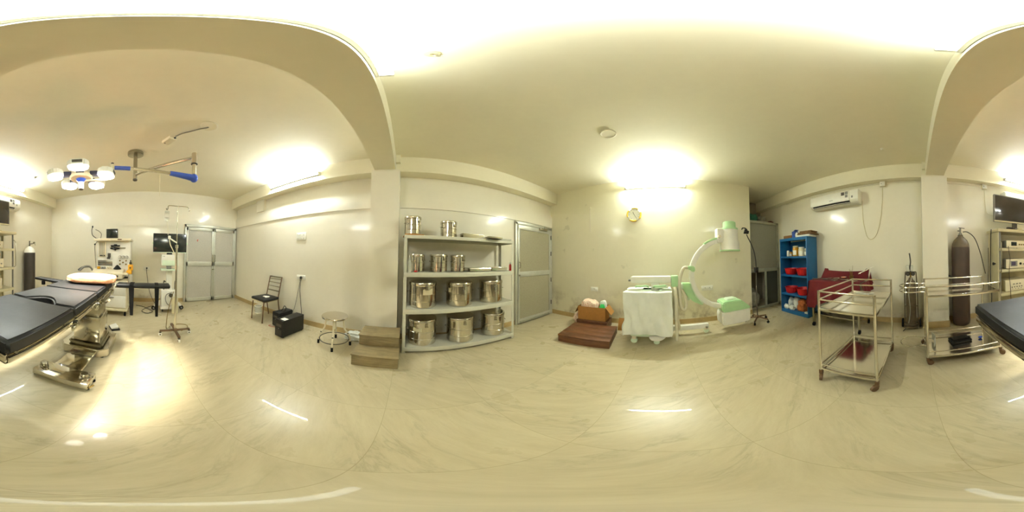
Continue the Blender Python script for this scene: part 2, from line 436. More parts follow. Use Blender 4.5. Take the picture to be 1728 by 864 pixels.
B(O).tube([(2.80, 2.44, 2.078), (2.70, 2.35, 2.085), (2.98, 2.44, 2.10), (3.06, 2.485, 2.10)], 0.008, 8).out('closer_arm', 'steel_dull', cl)

# ---- double door in the left wall
O = (XD, 1.73, 0)
x0, x1 = XD+0.002, XD+0.045
b = B(O).bx(x0, x1, 0.935, 0.985, 0, 2.15, 0.004).bx(x0, x1, 2.452, 2.51, 0, 2.15, 0.004).bx(x0, x1, 0.935, 2.51, 2.075, 2.15, 0.004)
d = struct(b, 'door_2', 'alu')
x0, x1 = XD+0.006, XD+0.052
for ya, yb, nm in ((0.988, 1.778, 1), (1.786, 2.45, 2)):
    b = B(O)
    for z0, z1 in ((0.015, 0.115), (1.0, 1.125), (1.985, 2.07)): b.bx(x0, x1, ya, yb, z0, z1, 0.004)
    b.bx(x0, x1, ya, ya+0.045, 0.015, 2.07, 0.004).bx(x0, x1, yb-0.05, yb, 0.015, 2.07, 0.004)
    leaf = b.out('door_leaf', 'alu', d)
    B(O).bx(x0+0.012, x0+0.026, ya+0.04, yb-0.045, 1.12, 1.99).out('upper_panel', 'pane', leaf)
    B(O).bx(x0+0.012, x0+0.026, ya+0.04, yb-0.045, 0.11, 1.005).out('lower_panel', 'pane', leaf)
    yh = 1.75 if nm == 1 else 1.815
    B(O).tube([(x1, yh, 1.12), (x1+0.035, yh, 1.13), (x1+0.035, yh, 1.31), (x1, yh, 1.32)], 0.010, 8).out('handle', 'steel_dull', leaf)
    if nm == 1:
        B(O).box((x0+0.028, 1.304, 1.705), (0.004, 0.014, 0.06), 0.001).box((x0+0.028, 1.30, 1.72), (0.0036, 0.05, 0.014), 0.001, rot=(0.5, 0, 0)).box((x0+0.028, 1.318, 1.725), (0.003, 0.03, 0.012), 0.001, rot=(-0.6, 0, 0)).out('red_mark', 'red_mark', leaf)
        B(O).bx(x1, x1+0.012, 1.74, 1.80, 0.90, 0.925, 0.003).out('latch', 'steel_dull', leaf)
b = B(O)
b.cyl((XD+0.056, 1.782, 0.02), (XD+0.056, 1.782, 2.06), 0.008, seg=8)
b.out('meeting_strip', 'alu', d)

# ---- aluminium closet front in the far right corner
O = (3.39, -2.5, 0)
b = B(O).bx(3.36, 3.42, -1.96, -2.03, 0, 2.26, 0.004).bx(3.36, 3.42, -2.90, -2.955, 0, 2.26, 0.004)
b.bx(3.36, 3.42, -1.96, -2.955, 2.19, 2.26, 0.004).bx(3.36, 3.42, -1.96, -2.955, 0.0, 0.07, 0.004)
b.bx(3.36, 3.42, -1.96, -2.955, 0.96, 1.05, 0.004).bx(3.37, 3.41, -2.47, -2.53, 0.05, 0.98, 0.004)
d = struct(b, 'door_3', 'alu_old')
B(O).bx(3.385, 3.397, -2.02, -2.91, 1.04, 2.2).out('upper_panel', 'pane_dark', d)
B(O).bx(3.385, 3.395, -2.52, -2.91, 0.06, 0.97).out('lower_pane', 'glass', d)
B(O).bx(3.345, 3.362, -2.02, -2.91, 2.195, 2.21, 0.002).out('drip_strip', 'alu_old', d)
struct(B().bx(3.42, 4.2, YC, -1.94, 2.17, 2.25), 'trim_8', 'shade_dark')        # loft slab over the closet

# ---- surface conduit along the back wall
struct(B().tube([(3.0, -2.952, 2.72), (-0.09, -2.952, 2.72)], 0.011, 8), 'trim_9', 'wall')
struct(B().tube([(-0.515, -2.952, 2.70), (-1.29, -2.952, 2.70)], 0.011, 8), 'trim_10', 'wall')

# ================================================================== LAMPS AND CEILING
def tube_light(loc, rz, label, power):
    t = thing('tube_wall_lamp', label, 'tube light', loc, rz, 'fluorescent tube lights')
    B().bx(-0.61, 0.61, -0.034, -0.001, -0.028, 0.028, 0.006).out('batten', 'white', t)
    B().cyl((-0.585, -0.055, 0), (0.585, -0.055, 0), 0.0135, seg=14).out('tube', 'tube_on_b' if power == 2 else 'tube_on', t)
    for sx in (-1, 1):
        B().bx(sx*0.585-0.016, sx*0.585+0.016, -0.072, -0.034, -0.02, 0.02, 0.004).out('end_holder', 'white', t)
    return t
tube_light((-2.0, 2.361, 2.885), 0, 'lit tube light on the beam above the front wall switchboard and chair', 1)
tube_light((3.171, 0.095, 2.86), -PI/2, 'lit tube light above the yellow wall clock', 2)
tube_light((-2.25, -2.799, 2.885), PI, 'lit tube light on the back wall beam above the television', 1)
t = thing('tube_wall_lamp', 'long lit batten lamp on the side of the cross beam straight overhead', 'tube light', (-0.166, 0.10, 2.85), PI/2, 'fluorescent tube lights')
B().bx(-0.61, 0.61, -0.022, -0.001, -0.035, 0.035, 0.004).out('batten', 'white', t)
B().bx(-0.59, 0.59, -0.085, -0.023, -0.03, 0.03, 0.018).out('added_diffuser', 'diffuser_on', t)  # glowing cover added to spread the lamp's light and soften its floor reflection
for sx in (-1, 1): B().bx(sx*0.592, sx*0.612, -0.088, -0.022, -0.033, 0.033, 0.008).out('end_holder', 'white', t)

def rose(x, y, r, label, name='ceiling_rose'):
    t = thing(name, label, 'ceiling rose', (x, y, ZC), 0)
    B().lathe([(0, -0.006), (r*0.8, -0.006), (r*0.84, -0.009), (r, -0.006), (r, -0.0005), (0, -0.0005)], seg=36).out('cover_plate', 'ceil', t)
    B().ring((0, 0, -0.007), r*0.93, 0.004).out('rim', 'beam', t)
    return t
rose(1.66, 0.54, 0.092, 'round cream cover plate on the open ceiling in front of the clock')
rose(-1.61, 0.57, 0.095, 'round cream cover plate where the grey cable leaves the ceiling')
t = thing('ceiling_hook', 'small hook plate on the white glowing ceiling above the steel shelf', 'ceiling hook', (0.06, 0.54, ZC))
B().lathe([(0, -0.012), (0.03, -0.01), (0.035, -0.0005), (0, -0.0005)]).out('plate', 'beige', t)
B().tube([(0, 0, -0.01), (0, 0, -0.05), (0.02, 0, -0.07), (0.04, 0, -0.055)], 0.006, 8, sm=4).out('hook', 'steel_dull', t)
t = thing('ceiling_stud', 'tiny pale stud on the ceiling in front of the right air conditioner', 'ceiling stud', (0.445, -2.232, ZC))
B().lathe([(0, -0.03), (0.018, -0.026), (0.022, -0.01), (0.03, -0.0005), (0, -0.0005)]).out('cap', 'beam', t)
t = thing('ceiling_stud', 'tiny grey stud on the ceiling left of the surgical light head', 'ceiling stud', (-2.655, -2.247, ZC))
B().lathe([(0, -0.03), (0.02, -0.026), (0.024, -0.01), (0.034, -0.0005), (0, -0.0005)]).out('cap', 'cable_grey', t)

# ---- grey armoured cable and its junction box on the ceiling
t = thing('junction_box', 'cream junction box on the ceiling at the end of the grey cable', 'junction box', (-2.02, 0.21, ZC), 0.5)
B().bx(-0.085, 0.085, -0.05, 0.05, -0.045, -0.0005, 0.006).out('box', 'cream', t)
B().bx(-0.082, 0.082, -0.047, 0.047, -0.052, -0.044, 0.003).out('lid', 'cream', t)
B().cyl((-0.06, -0.02, -0.056), (-0.06, -0.02, -0.05), 0.008, seg=10).out('screw', 'grille', t)
B().cyl((0.083, 0.02, -0.022), (0.10, 0.024, -0.022), 0.014, seg=10).out('gland', 'black', t)
O = (-1.7, 0.4, 3.0)
b = B(O).tube([(-1.91, 0.275, 3.026), (-1.84, 0.33, 3.03), (-1.76, 0.42, 3.03), (-1.68, 0.50, 3.03), (-1.64, 0.55, 3.03), (-1.615, 0.568, 3.028)], 0.009, 8, sm=6)
solo(b, 'ceiling_cable', 'cable_grey', 'grey cable clipped to the ceiling between the junction box and round plate', 'cable')

# ---- surgical light
HX, HY = -2.424, -0.233
t = thing('surgical_light', 'five petal surgical light hanging from the ceiling over the operating table', 'surgical light', (HX, HY, ZC))
O = (HX, HY, ZC)
B(O).lathe([(0, -0.055), (0.10, -0.055), (0.118, -0.05), (0.118, -0.004), (0.11, -0.0005), (0, -0.0005)], O, 40).out('ceiling_flange', 'steel_dull', t)
B(O).cyl((HX, HY, 2.52), (HX, HY, 3.0), 0.030, seg=24).out('drop_tube', 'steel_dull', t)
B(O).cyl((HX, HY, 2.492), (HX, HY, 2.522), 0.034, seg=24, bev=0.004).out('bearing_cap', 'grille', t)
EX, EY = -1.87, 0.50
B(O).tube([(HX+0.015, HY+0.02, 2.60), (EX, EY, 2.635)], 0.026, 14).out('upper_arm', 'steel', t)
B(O).cyl((EX, EY, 2.53), (EX, EY, 2.71), 0.036, seg=24, bev=0.004).out('elbow_collar', 'steel', t)
B(O).cyl((EX, EY, 2.27), (EX, EY, 2.535), 0.027, seg=24).out('elbow_tube', 'chrome', t)
B(O).ring((EX, EY, 2.528), 0.036, 0.006).out('lock_ring', 'grille', t)
TX, TY, TZ = -1.715, -0.40, 2.345      # tip of the spring arm
def lerp(a, b_, f): return tuple(p + (q-p)*f for p, q in zip(a, b_))
E0 = (EX, EY, 2.31); T0 = (TX, TY, TZ)
B(O).tube([lerp(E0, T0, -0.02), lerp(E0, T0, 0.1), lerp(E0, T0, 0.32)], 0.05, 14, r_end=0.03).ell(lerp(E0, T0, 0.0), (0.05, 0.05, 0.06)).out('elbow_sleeve', 'blue_arm', t)
B(O).tube([lerp(E0, T0, 0.30), lerp(E0, T0, 0.85)], 0.020, 12).out('spring_arm', 'steel', t)
B(O).tube([lerp(E0, T0, 0.80), lerp(E0, T0, 0.985)], 0.026, 12).out('tip_sleeve', 'blue_arm', t)
B(O).tube([(TX, TY-0.01, TZ+0.05), (TX, TY-0.01, TZ-0.10)], 0.019, 12).out('drop_yoke', 'cream', t)
B(O).cyl((TX, TY-0.01, TZ+0.045), (TX, TY-0.01, TZ+0.07), 0.016, seg=12).out('yoke_cap', 'black', t)
B(O).cyl((TX, TY-0.01, TZ-0.13), (TX, TY-0.01, TZ-0.10), 0.022, seg=12).out('yoke_joint', 'brass', t)
CX, CY, CZ = -1.60, -0.72, 2.205       # centre of the lamp head
B(O).tube([(TX, TY-0.01, TZ-0.125), (TX+0.005, TY-0.06, TZ-0.16), (-1.66, -0.55, 2.17), (-1.61, -0.68, 2.16), (-1.60, -0.72, 2.17)], 0.012, 10, sm=5).out('head_bracket', 'cream', t)
hd = B(O).lathe([(0, 0.05), (0.09, 0.045), (0.12, 0.02), (0.125, -0.012), (0.112, -0.024), (0, -0.026)], (CX, CY, CZ), 40).out('lamp_hub', 'cream', t)
B(O).lathe([(0.0, -0.15), (0.028, -0.15), (0.03, -0.06), (0.026, -0.055)], (CX, CY, CZ), 20).out('sterile_handle', 'white', hd)
B(O).lathe([(0.026, -0.075), (0.032, -0.06), (0.05, -0.045), (0.055, -0.026), (0, -0.026)], (CX, CY, CZ), 24).out('handle_collar', 'blue_arm', hd)
B(O).cyl((CX, CY, CZ-0.158), (CX, CY, CZ-0.149), 0.026, seg=20).out('handle_tip', 'grille', hd)
a0 = math.atan2(-CY, -CX) + math.radians(-6)       # first petal leans towards the room's middle
petal_poly = [(-0.062, -0.105), (0.06, -0.105), (0.115, -0.035), (0.115, 0.045), (0.07, 0.105), (-0.07, 0.105), (-0.115, 0.045), (-0.115, -0.035)]
for k in range(5):
    a = a0 + 2*PI*k/5
    mx = Matrix.Translation((CX, CY, CZ)) @ Matrix.Rotation(a - PI/2, 4, 'Z') @ Matrix.Translation((0, 0.272, 0)) @ Matrix.Rotation(math.radians(-7), 4, 'X')
    def petal(scale, z0, z1, bev):
        bb = B(O); q = B(); q.prism([(u*scale*0.86, v*scale*0.78) for u, v in petal_poly], 'z', z0, z1, bev)
        bmesh.ops.transform(q.bm, matrix=mx, verts=q.bm.verts); bb.bm.free(); bb.bm = q.bm; return bb
    pt = petal(1.0, -0.02, 0.055, 0.012).out('lamp_petal', 'white', t)
    petal(0.90, -0.027, -0.018, 0.003).out('lamp_glass', 'led_on', pt)
    q = B(); q.bx(-0.045, 0.045, 0.077, 0.0845, 0.008, 0.04, 0.002); bmesh.ops.transform(q.bm, matrix=mx, verts=q.bm.verts); q.o = Vector(O); q.out('vent_grille', 'grille', pt)
    q = B(); q.bx(-0.04, 0.04, -0.165, -0.078, -0.016, 0.03, 0.004); bmesh.ops.transform(q.bm, matrix=mx, verts=q.bm.verts); q.o = Vector(O); q.out('petal_bracket', 'navy', pt)
    p = mx @ Vector((0, 0, -0.035))
    L = bpy.data.lights.new('petal_spot', 'SPOT'); L.energy = 100; L.color = (1.0, 0.94, 0.80); L.spot_size = math.radians(62); L.spot_blend = 0.6; L.shadow_soft_size = 0.07
    lo = bpy.data.objects.new('petal_spot', L); COL.objects.link(lo); lo.location = p
    aim = Vector((-1.60, -0.68, 0.2)) - p
    lo.rotation_euler = aim.to_track_quat('-Z', 'Y').to_euler()
# thin pull cord under the arm
O = (-2.05, 0.05, 2.4)
solo(B(O).tube([(-2.03, 0.11, 2.40), (-2.032, 0.112, 2.30), (-2.028, 0.11, 2.2), (-2.03, 0.112, 2.08)], 0.003, 6, sm=4), 'hanging_string', 'cable_white', 'thin pale cord dangling from the spring arm of the surgical light', 'cord')

# ---- air conditioners
def air_conditioner(loc, rz, label):
    t = thing('air_conditioner', label, 'air conditioner', loc, rz, 'split air conditioners')
    prof = [(-0.0, -0.15), (-0.0, 0.13), (-0.16, 0.13), (-0.19, 0.115), (-0.205, 0.08), (-0.21, -0.06), (-0.195, -0.10), (-0.15, -0.135), (-0.06, -0.15)]
    B().prism(prof, 'x', -0.53, 0.53, 0.006).out('body', 'white', t)
    B().prism([(-0.196, 0.112), (-0.2155, 0.078), (-0.2195, -0.06), (-0.207, -0.098), (-0.200, -0.098), (-0.2105, -0.06), (-0.2055, 0.08), (-0.19, 0.115)], 'x', -0.515, 0.36, 0.0).out('front_panel', 'white', t)
    B().prism([(-0.2085, -0.100), (-0.155, -0.136), (-0.14, -0.12), (-0.18, -0.098)], 'x', -0.47, 0.36).out('air_outlet', 'black', t)
    B().box((-0.05, -0.196, -0.134), (0.84, 0.05, 0.008), 0.003, rot=(0.42, 0, 0)).out('flap', 'white', t)
    B().bx(0.20, 0.262, -0.2245, -0.2165, 0.02, 0.085).out('dark_sticker', 'grille', t)
    B().bx(0.28, 0.335, -0.2245, -0.2165, 0.035, 0.09).bx(0.28, 0.33, -0.2235, -0.2165, -0.03, 0.022).out('round_sticker', 'grey', t)
    B().bx(0.40, 0.43, -0.2155, -0.206, -0.05, -0.01).out('display', 'grey', t)
    B().bx(-0.06, 0.02, -0.2235, -0.2165, -0.05, -0.042).out('maker_plate', 'grey', t)
    return t
air_conditioner((1.55, -2.958, 2.475), PI, 'white split air conditioner above the blue rack with a hanging cord')
air_conditioner((-2.19, -2.958, 2.475), PI, 'white split air conditioner partly hidden behind the television')
# ---- junction boxes and cords at the back wall
for x, z, lab in ((0.60, 2.70, 'square cream junction box between air conditioner and pillar on the conduit'), (-1.29, 2.69, 'square cream junction box beside the television on the conduit')):
    t = thing('junction_box', lab, 'junction box', (x, YC, z))
    B().bx(-0.055, 0.055, 0.014, 0.055, -0.055, 0.055, 0.006).bx(-0.045, 0.045, 0.001, 0.016, -0.045, 0.045).out('box', 'cream', t)
    B().bx(-0.048, 0.048, 0.054, 0.060, -0.048, 0.048, 0.003).out('lid', 'white', t)
    B().cyl((0.02, 0.059, 0.0), (0.02, 0.063, 0.0), 0.008, seg=10).out('screw', 'grille', t)
def cord(pts, r, m, label, name='hanging_cable', sm=6, cat='cord'):
    c = Vector(pts[0]); return solo(B(c).tube(pts, r, 6, sm=sm), name, m, label, cat)
cord([(1.008, -2.952, 2.40), (1.01, -2.952, 2.25), (0.995, -2.952, 1.95), (0.93, -2.952, 1.68), (0.84, -2.952, 1.62), (0.74, -2.952, 1.72), (0.66, -2.952, 2.0), (0.62, -2.952, 2.35), (0.61, -2.952, 2.63)], 0.006, 'cable_white', 'pale cord looping from the right air conditioner to its junction box')
cord([(-1.30, -2.952, 2.62), (-1.31, -2.952, 2.4), (-1.33, -2.952, 2.22), (-1.36, -2.952, 2.12), (-1.50, -2.952, 2.08)], 0.004, 'cable_white', 'pale cord hanging from the box beside the television')

# ---- wall clock
t = thing('wall_clock', 'round yellow and white wall clock under the tube light', 'wall clock', (XB, 0.519, 2.252), -PI/2)
mx = Matrix.Rotation(PI/2, 4, 'X')
B().lathe([(0, 0.0015), (0.135, 0.0015), (0.135, 0.02), (0.118, 0.028), (0.116, 0.018), (0, 0.018)], (0, 0, 0), 48, mx).out('case', 'white', t)
B().lathe([(0, 0.0155), (0.115, 0.0155), (0.115, 0.0195), (0, 0.0195)], (0, 0, 0), 40, mx).out('dial', 'clock_face', t)
for k in range(4):
    bb = B(); a = math.radians(80 + 90*k)
    pts = [(0.134*math.cos(a+q), -0.018, 0.134*math.sin(a+q)) for q in [(-0.50 + 0.1*i) for i in range(11)]]
    bb.tube(pts, 0.017, 10).out('yellow_rim', 'clock_yellow', t)
for k in range(12):
    a = 2*PI*k/12; B().box((0.098*math.sin(a), -0.021, 0.098*math.cos(a)), (0.005, 0.003, 0.016), rot=(0, a, 0)).out('hour_mark', 'grey', t)
B().box((-0.012, -0.023, 0.027), (0.007, 0.003, 0.056), rot=(0, -0.42, 0)).out('hour_hand', 'grille', t)
B().box((0.022, -0.026, -0.036), (0.006, 0.003, 0.088), rot=(0, PI-0.55, 0)).out('minute_hand', 'grille', t)

# ---- switch plates
def plate(loc, rz, w, h, label, parts, name='socket_plate', cat='socket'):
    t = thing(name, label, cat, loc, rz)
    B().bx(-w/2, w/2, -0.014, -0.001, -h/2, h/2, 0.004).out('face_plate', 'white', t)
    for (u, v, kind) in parts:
        if kind == 's': B().bx(u-0.011, u+0.011, -0.019, -0.013, v-0.018, v+0.018, 0.003).out('rocker_switch', 'white', t)
        else:
            B().cyl((u, -0.0155, v), (u, -0.013, v), 0.006, seg=8).cyl((u-0.011, -0.0155, v-0.014), (u-0.011, -0.013, v-0.014), 0.004, seg=8).cyl((u+0.011, -0.0155, v-0.014), (u+0.011, -0.013, v-0.014), 0.004, seg=8).out('socket_holes', 'grille', t)
    return t
plate((-1.885, YA, 1.735), 0, 0.23, 0.15, 'white switchboard on the front wall above the black battery box', [(-0.08, 0.04, 's'), (-0.045, 0.04, 's'), (-0.01, 0.04, 's'), (-0.08, -0.035, 's'), (0.06, 0.03, 'o'), (0.06, -0.04, 'o'), (0.02, -0.035, 's')], 'switchboard', 'switchboard')
plate((-1.86, YA, 0.94), 0, 0.20, 0.09, 'white socket low on the front wall with a black plug', [(-0.06, 0, 's'), (-0.02, 0.01, 'o')])
plate((XB, 1.385, 0.725), -PI/2, 0.16, 0.09, 'white socket on the clock wall behind the cardboard box', [(-0.045, 0, 's'), (0.0, 0.01, 'o'), (0.045, 0, 's')])
plate((XB, -0.90, 0.735), -PI/2, 0.24, 0.10, 'long white socket plate seen through the green C arm', [(-0.09, 0, 's'), (-0.045, 0.01, 'o'), (0.0, 0, 's'), (0.05, 0.01, 'o'), (0.09, 0, 's')])
plate((XD, -0.06, 0.93), PI/2, 0.17, 0.09, 'white socket on the far wall left of the monitor cart', [(-0.05, 0, 's'), (0.0, 0.01, 'o')])
t = thing('wall_mounted_button', 'small pale knob high on the clock wall left of the clock', 'bell push', (XB, 1.47, 2.50), -PI/2)
B().cyl((0, -0.03, 0), (0, -0.001, 0), 0.025, seg=16, bev=0.006).out('cap', 'beam', t)
B().bx(-0.008, 0.008, -0.005, -0.001, -0.55, -0.03).out('casing_strip', 'wall', t)

# ================================================================== SHELF UNIT WITH STEEL DRUMS
t = thing('storage_shelf', 'tall cream metal rack with four shelves of steel drums', 'shelf rack', (0.8, 2.26, 0))
O = (0.8, 2.26, 0)
SX0, SX1, SY0, SY1 = -0.02, 1.62, 2.06, 2.47
for x in (SX0, SX1):
    for y in (SY0, SY1):
        sx = 1 if x == SX0 else -1; sy = 1 if y == SY0 else -1
        b = B(O).bx(x, x+sx*0.042, y, y+sy*0.004, 0.002, 1.655).bx(x, x+sx*0.004, y, y+sy*0.042, 0.002, 1.655)
        b.out('post', 'shelf_paint', t)
TOPS = [0.103, 0.683, 1.175, 1.652]
for z, th in zip(TOPS, (0.07, 0.065, 0.06, 0.045)):
    b = B(O).bx(SX0+0.045, SX1-0.045, SY0+0.008, SY1-0.006, z-0.004, z)
    b.bx(SX0+0.006, SX1-0.006, SY0-0.004, SY0+0.012, z-th, z, 0.003).bx(SX0+0.006, SX1-0.006, SY1-0.008, SY1-0.004, z-th, z)
    b.bx(SX0+0.005, SX0+0.05, SY0+0.01, SY1-0.006, z-th, z).bx(SX1-0.05, SX1-0.005, SY0+0.01, SY1-0.006, z-th, z)
    b.out('shelf_board', 'shelf_paint', t)

def drum(kind, r, h, loc, rz, label, group, dome=0.0, tape=None):
    t = thing('steel_drum', label, 'drum', loc, rz, group)
    lidh = min(0.05, h*0.16)
    prof = [(0, 0.002), (r-0.006, 0.002), (r, 0.008)]
    for f in (0.3, 0.62):
        z = (h-lidh)*f; prof += [(r, z-0.006), (r+0.003, z-0.003), (r+0.003, z+0.003), (r, z+0.006)]
    prof += [(r, h-lidh), (r-0.006, h-lidh), (0, h-lidh)]
    B().lathe(prof, seg=48).out('body', 'steel', t)
    lp = [(0, h-lidh+0.001), (r+0.003, h-lidh+0.001), (r+0.006, h-lidh+0.006), (r+0.006, h-0.008), (r+0.001, h), (r-0.012, h+0.001), (r-0.02, h-0.003), (r*0.5, h-0.003+dome), (0, h-0.003+dome)]
    ld = B().lathe(lp, seg=48).out('lid', 'steel', t)
    b = B().bx(-0.018, 0.018, -r-0.012, -r-0.004, h-lidh-0.045, h-lidh+0.02, 0.003).cyl((-0.02, -r-0.012, h-lidh-0.04), (0.02, -r-0.012, h-lidh-0.04), 0.006, seg=10)
    b.out('clasp', 'steel_dull', t)
    for sx in (-1, 1):
        B().tube([(sx*(r+0.002), -0.035, h*0.62), (sx*(r+0.02), -0.03, h*0.60), (sx*(r+0.026), 0, h*0.58), (sx*(r+0.02), 0.03, h*0.60), (sx*(r+0.002), 0.035, h*0.62)], 0.004, 6, sm=3).out('side_handle', 'steel_dull', t)
    if tape:
        a0_, a1_, z0, z1 = tape
        B().sheet(lambda u, v: ((r+0.0045)*math.sin(a0_+(a1_-a0_)*u), -(r+0.0045)*math.cos(a0_+(a1_-a0_)*u), z0+(z1-z0)*v+0.01*math.sin(u*9)*v), 14, 3, 0.001).out('tape_label', 'beige', t)
    return t
g1, g2, g3, g4 = 'large drums on the bottom shelf', 'drums on the second shelf', 'small drums on the third shelf', 'small drums on top of the rack'
Z1, Z2, Z3, Z4 = [z+0.001 for z in TOPS]
drum('l', 0.198, 0.40, (0.25, 2.278, Z1), 0.2, 'largest steel drum on the bottom shelf at its left end, dark flat lid', g1, tape=(-0.9, -0.3, 0.24, 0.29))
drum('l', 0.198, 0.395, (0.81, 2.278, Z1), 0.0, 'steel drum in the middle of the bottom shelf, dark flat lid', g1)
drum('l', 0.188, 0.385, (1.36, 2.28, Z1), -0.3, 'steel drum at the right end of the bottom shelf', g1)
drum('m', 0.190, 0.35, (0.255, 2.28, Z2), 0.15, 'steel drum on the second shelf with a torn pale label', g2, tape=(-0.25, 0.45, 0.19, 0.26))
drum('m', 0.190, 0.34, (0.79, 2.28, Z2), 0.0, 'steel drum in the middle of the second shelf with tape ends near its lid', g2, tape=(-1.2, -0.95, 0.2, 0.26))
drum('m', 0.182, 0.345, (1.325, 2.285, Z2), -0.2, 'steel drum at the right end of the second shelf', g2)
drum('s', 0.097, 0.235, (0.165, 2.22, Z3), 0.9, 'small steel drum on the third shelf beside the clear bottle', g3)
drum('s', 0.12, 0.24, (0.462, 2.23, Z3), 0.5, 'widest of the three small drums on the third shelf', g3)
drum('s', 0.103, 0.235, (0.742, 2.23, Z3), 0.6, 'small steel drum on the third shelf beside the low trays', g3)
drum('s', 0.113, 0.25, (0.098, 2.23, Z4+0.022), 0.7, 'small steel drum on a thin board at the top left of the rack', g4)
drum('s', 0.115, 0.235, (0.605, 2.24, Z4), 0.5, 'small steel drum standing alone on the top board of the rack', g4)
solo(B((0.10, 2.225, Z4)).box((0.10, 2.225, Z4+0.0105), (0.25, 0.26, 0.019), 0.004, rot=(0, 0, 0.12)), 'wooden_board', 'card', 'thin pale board under the top left drum', 'board')

t = thing('squeeze_bottle', 'clear plastic bottle with a pointed cap at the left post of the rack', 'bottle', (0.055, 2.085, Z3))
B().lathe([(0, 0), (0.024, 0), (0.026, 0.01), (0.026, 0.11), (0.02, 0.14), (0.010, 0.155), (0.010, 0.165), (0, 0.165)], seg=20).out('bottle_body', 'clear', t)
B().lathe([(0, 0.165), (0.011, 0.165), (0.010, 0.18), (0.004, 0.22), (0, 0.222)], seg=16).out('nozzle_cap', 'clear', t)
solo(B((0.135, 2.085, Z3)).ell((0.135, 2.085, Z3+0.012), (0.026, 0.018, 0.011), 14, 8), 'plastic_stopper', 'red', 'small red cap lying on the front lip of the third shelf', 'cap')

def tray(loc, w, d, h, rz, label, name='steel_tray', m='steel', tilt=0.0, dome=False):
    t = thing(name, label, 'tray', loc, rz)
    b = B()
    prof = 0.012
    b.bx(-w/2, w/2, -d/2, d/2, 0.0, 0.003)
    for x in (-w/2, w/2-0.003): b.bx(x, x+0.003, -d/2, d/2, 0.0, h)
    for y in (-d/2, d/2-0.003): b.bx(-w/2, w/2, y, y+0.003, 0.0, h)
    o1 = b.out('tray_pan', m, t)
    o2 = B().tube([(-w/2, -d/2, h), (w/2, -d/2, h), (w/2, d/2, h), (-w/2, d/2, h)], 0.005, 8, closed=True).out('rolled_rim', m, t)
    if dome: B().bx(-w/2+0.01, w/2-0.01, -d/2+0.01, d/2-0.01, h-0.01, h+0.012, 0.01).out('tray_lid', m, t)
    t.rotation_euler = (tilt, 0, rz)
    return t
tray((0.93, 2.235, Z4+0.005), 0.34, 0.24, 0.055, 0.10, 'shallow steel tray on the top board of the rack, left of the flat tray')
tray((1.24, 2.14, Z4+0.006), 0.22, 0.30, 0.022, -0.03, 'flat steel tray jutting over the front edge of the top board')
tray((1.48, 2.22, Z4+0.005), 0.2, 0.28, 0.02, 0.0, 'small flat tray at the right end of the top board', m='shelf_paint')
tray((1.06, 2.24, Z3+0.005), 0.36, 0.22, 0.04, 0.06, 'low steel tray with lid on the third shelf beside the small drums', dome=True)
tray((1.40, 2.25, Z3+0.005), 0.27, 0.22, 0.045, -0.05, 'low steel tray with lid on the third shelf near its right post', dome=True)
t = thing('spray_bottle', 'small red and white bottle at the right end of the third shelf', 'bottle', (1.592, 2.12, Z3))
B().lathe([(0, 0), (0.018, 0), (0.019, 0.01), (0.019, 0.085), (0.009, 0.11), (0, 0.11)], seg=16).out('bottle_body', 'red', t)
B().lathe([(0, 0.11), (0.010, 0.11), (0.010, 0.13), (0, 0.132)], seg=12).out('bottle_cap', 'white', t)

# ================================================================== FRONT WALL FURNITURE
# wooden two-step stool
O = (-0.295, 1.95, 0)
t = thing('step_stool', 'pale wooden two step stool standing before the pillar', 'step stool', O)
B(O).bx(-0.545, -0.05, 1.672, 1.695, 0.001, 0.155, 0.003).bx(-0.545, -0.522, 1.69, 2.235, 0.001, 0.155, 0.003).bx(-0.073, -0.05, 1.69, 2.235, 0.001, 0.155, 0.003).out('lower_box', 'wood_step', t)
B(O).bx(-0.553, -0.042, 1.664, 1.96, 0.152, 0.174, 0.004).out('lower_tread', 'wood_step', t)
B(O).bx(-0.535, -0.055, 1.935, 1.957, 0.174, 0.318, 0.003).bx(-0.535, -0.513, 1.95, 2.235, 0.15, 0.318, 0.003).bx(-0.077, -0.055, 1.95, 2.235, 0.15, 0.318, 0.003).out('upper_box', 'wood_step', t)
B(O).bx(-0.543, -0.047, 1.925, 2.245, 0.315, 0.337, 0.004).out('upper_tread', 'wood_step', t)

# round stool
O = (-0.935, 2.08, 0)
t = thing('round_stool', 'round steel topped stool with chipped white legs and a foot ring', 'stool', O)
B(O).lathe([(0, 0.468), (0.172, 0.468), (0.185, 0.474), (0.188, 0.488), (0.18, 0.499), (0, 0.503)], (O[0], O[1], 0), 48).out('seat', 'steel', t)
for k in range(4):
    a = math.radians(-72 + 90*k)
    c, s_ = math.cos(a), math.sin(a)
    def P(r, z): return (O[0]+r*c, O[1]+r*s_, z)
    lg = B(O).tube([P(0.115, 0.468), P(0.125, 0.40), P(0.14, 0.29), P(0.18, 0.22), P(0.212, 0.16), P(0.222, 0.06)], 0.0125, 10, sm=4).out('leg', 'cream', t)
    B(O).cyl(P(0.223, 0.001), P(0.222, 0.072), 0.0165, seg=12).out('foot_cap', 'rubber', lg)
    B(O).tube([P(0.182, 0.217), P(0.19, 0.205)], 0.0132, 8).out('paint_chip', 'black', lg)
B(O).ring((O[0], O[1], 0.115), 0.205, 0.007).out('foot_ring', 'grille', t)
B(O).cyl((O[0], O[1], 0.28), (O[0], O[1], 0.468), 0.020, seg=14).out('centre_screw', 'cream', t)
B(O).tube([(O[0]-0.12, O[1], 0.463), (O[0]+0.12, O[1], 0.463)], 0.009, 8).tube([(O[0], O[1]-0.12, 0.463), (O[0], O[1]+0.12, 0.463)], 0.009, 8).out('seat_brace', 'cream', t)
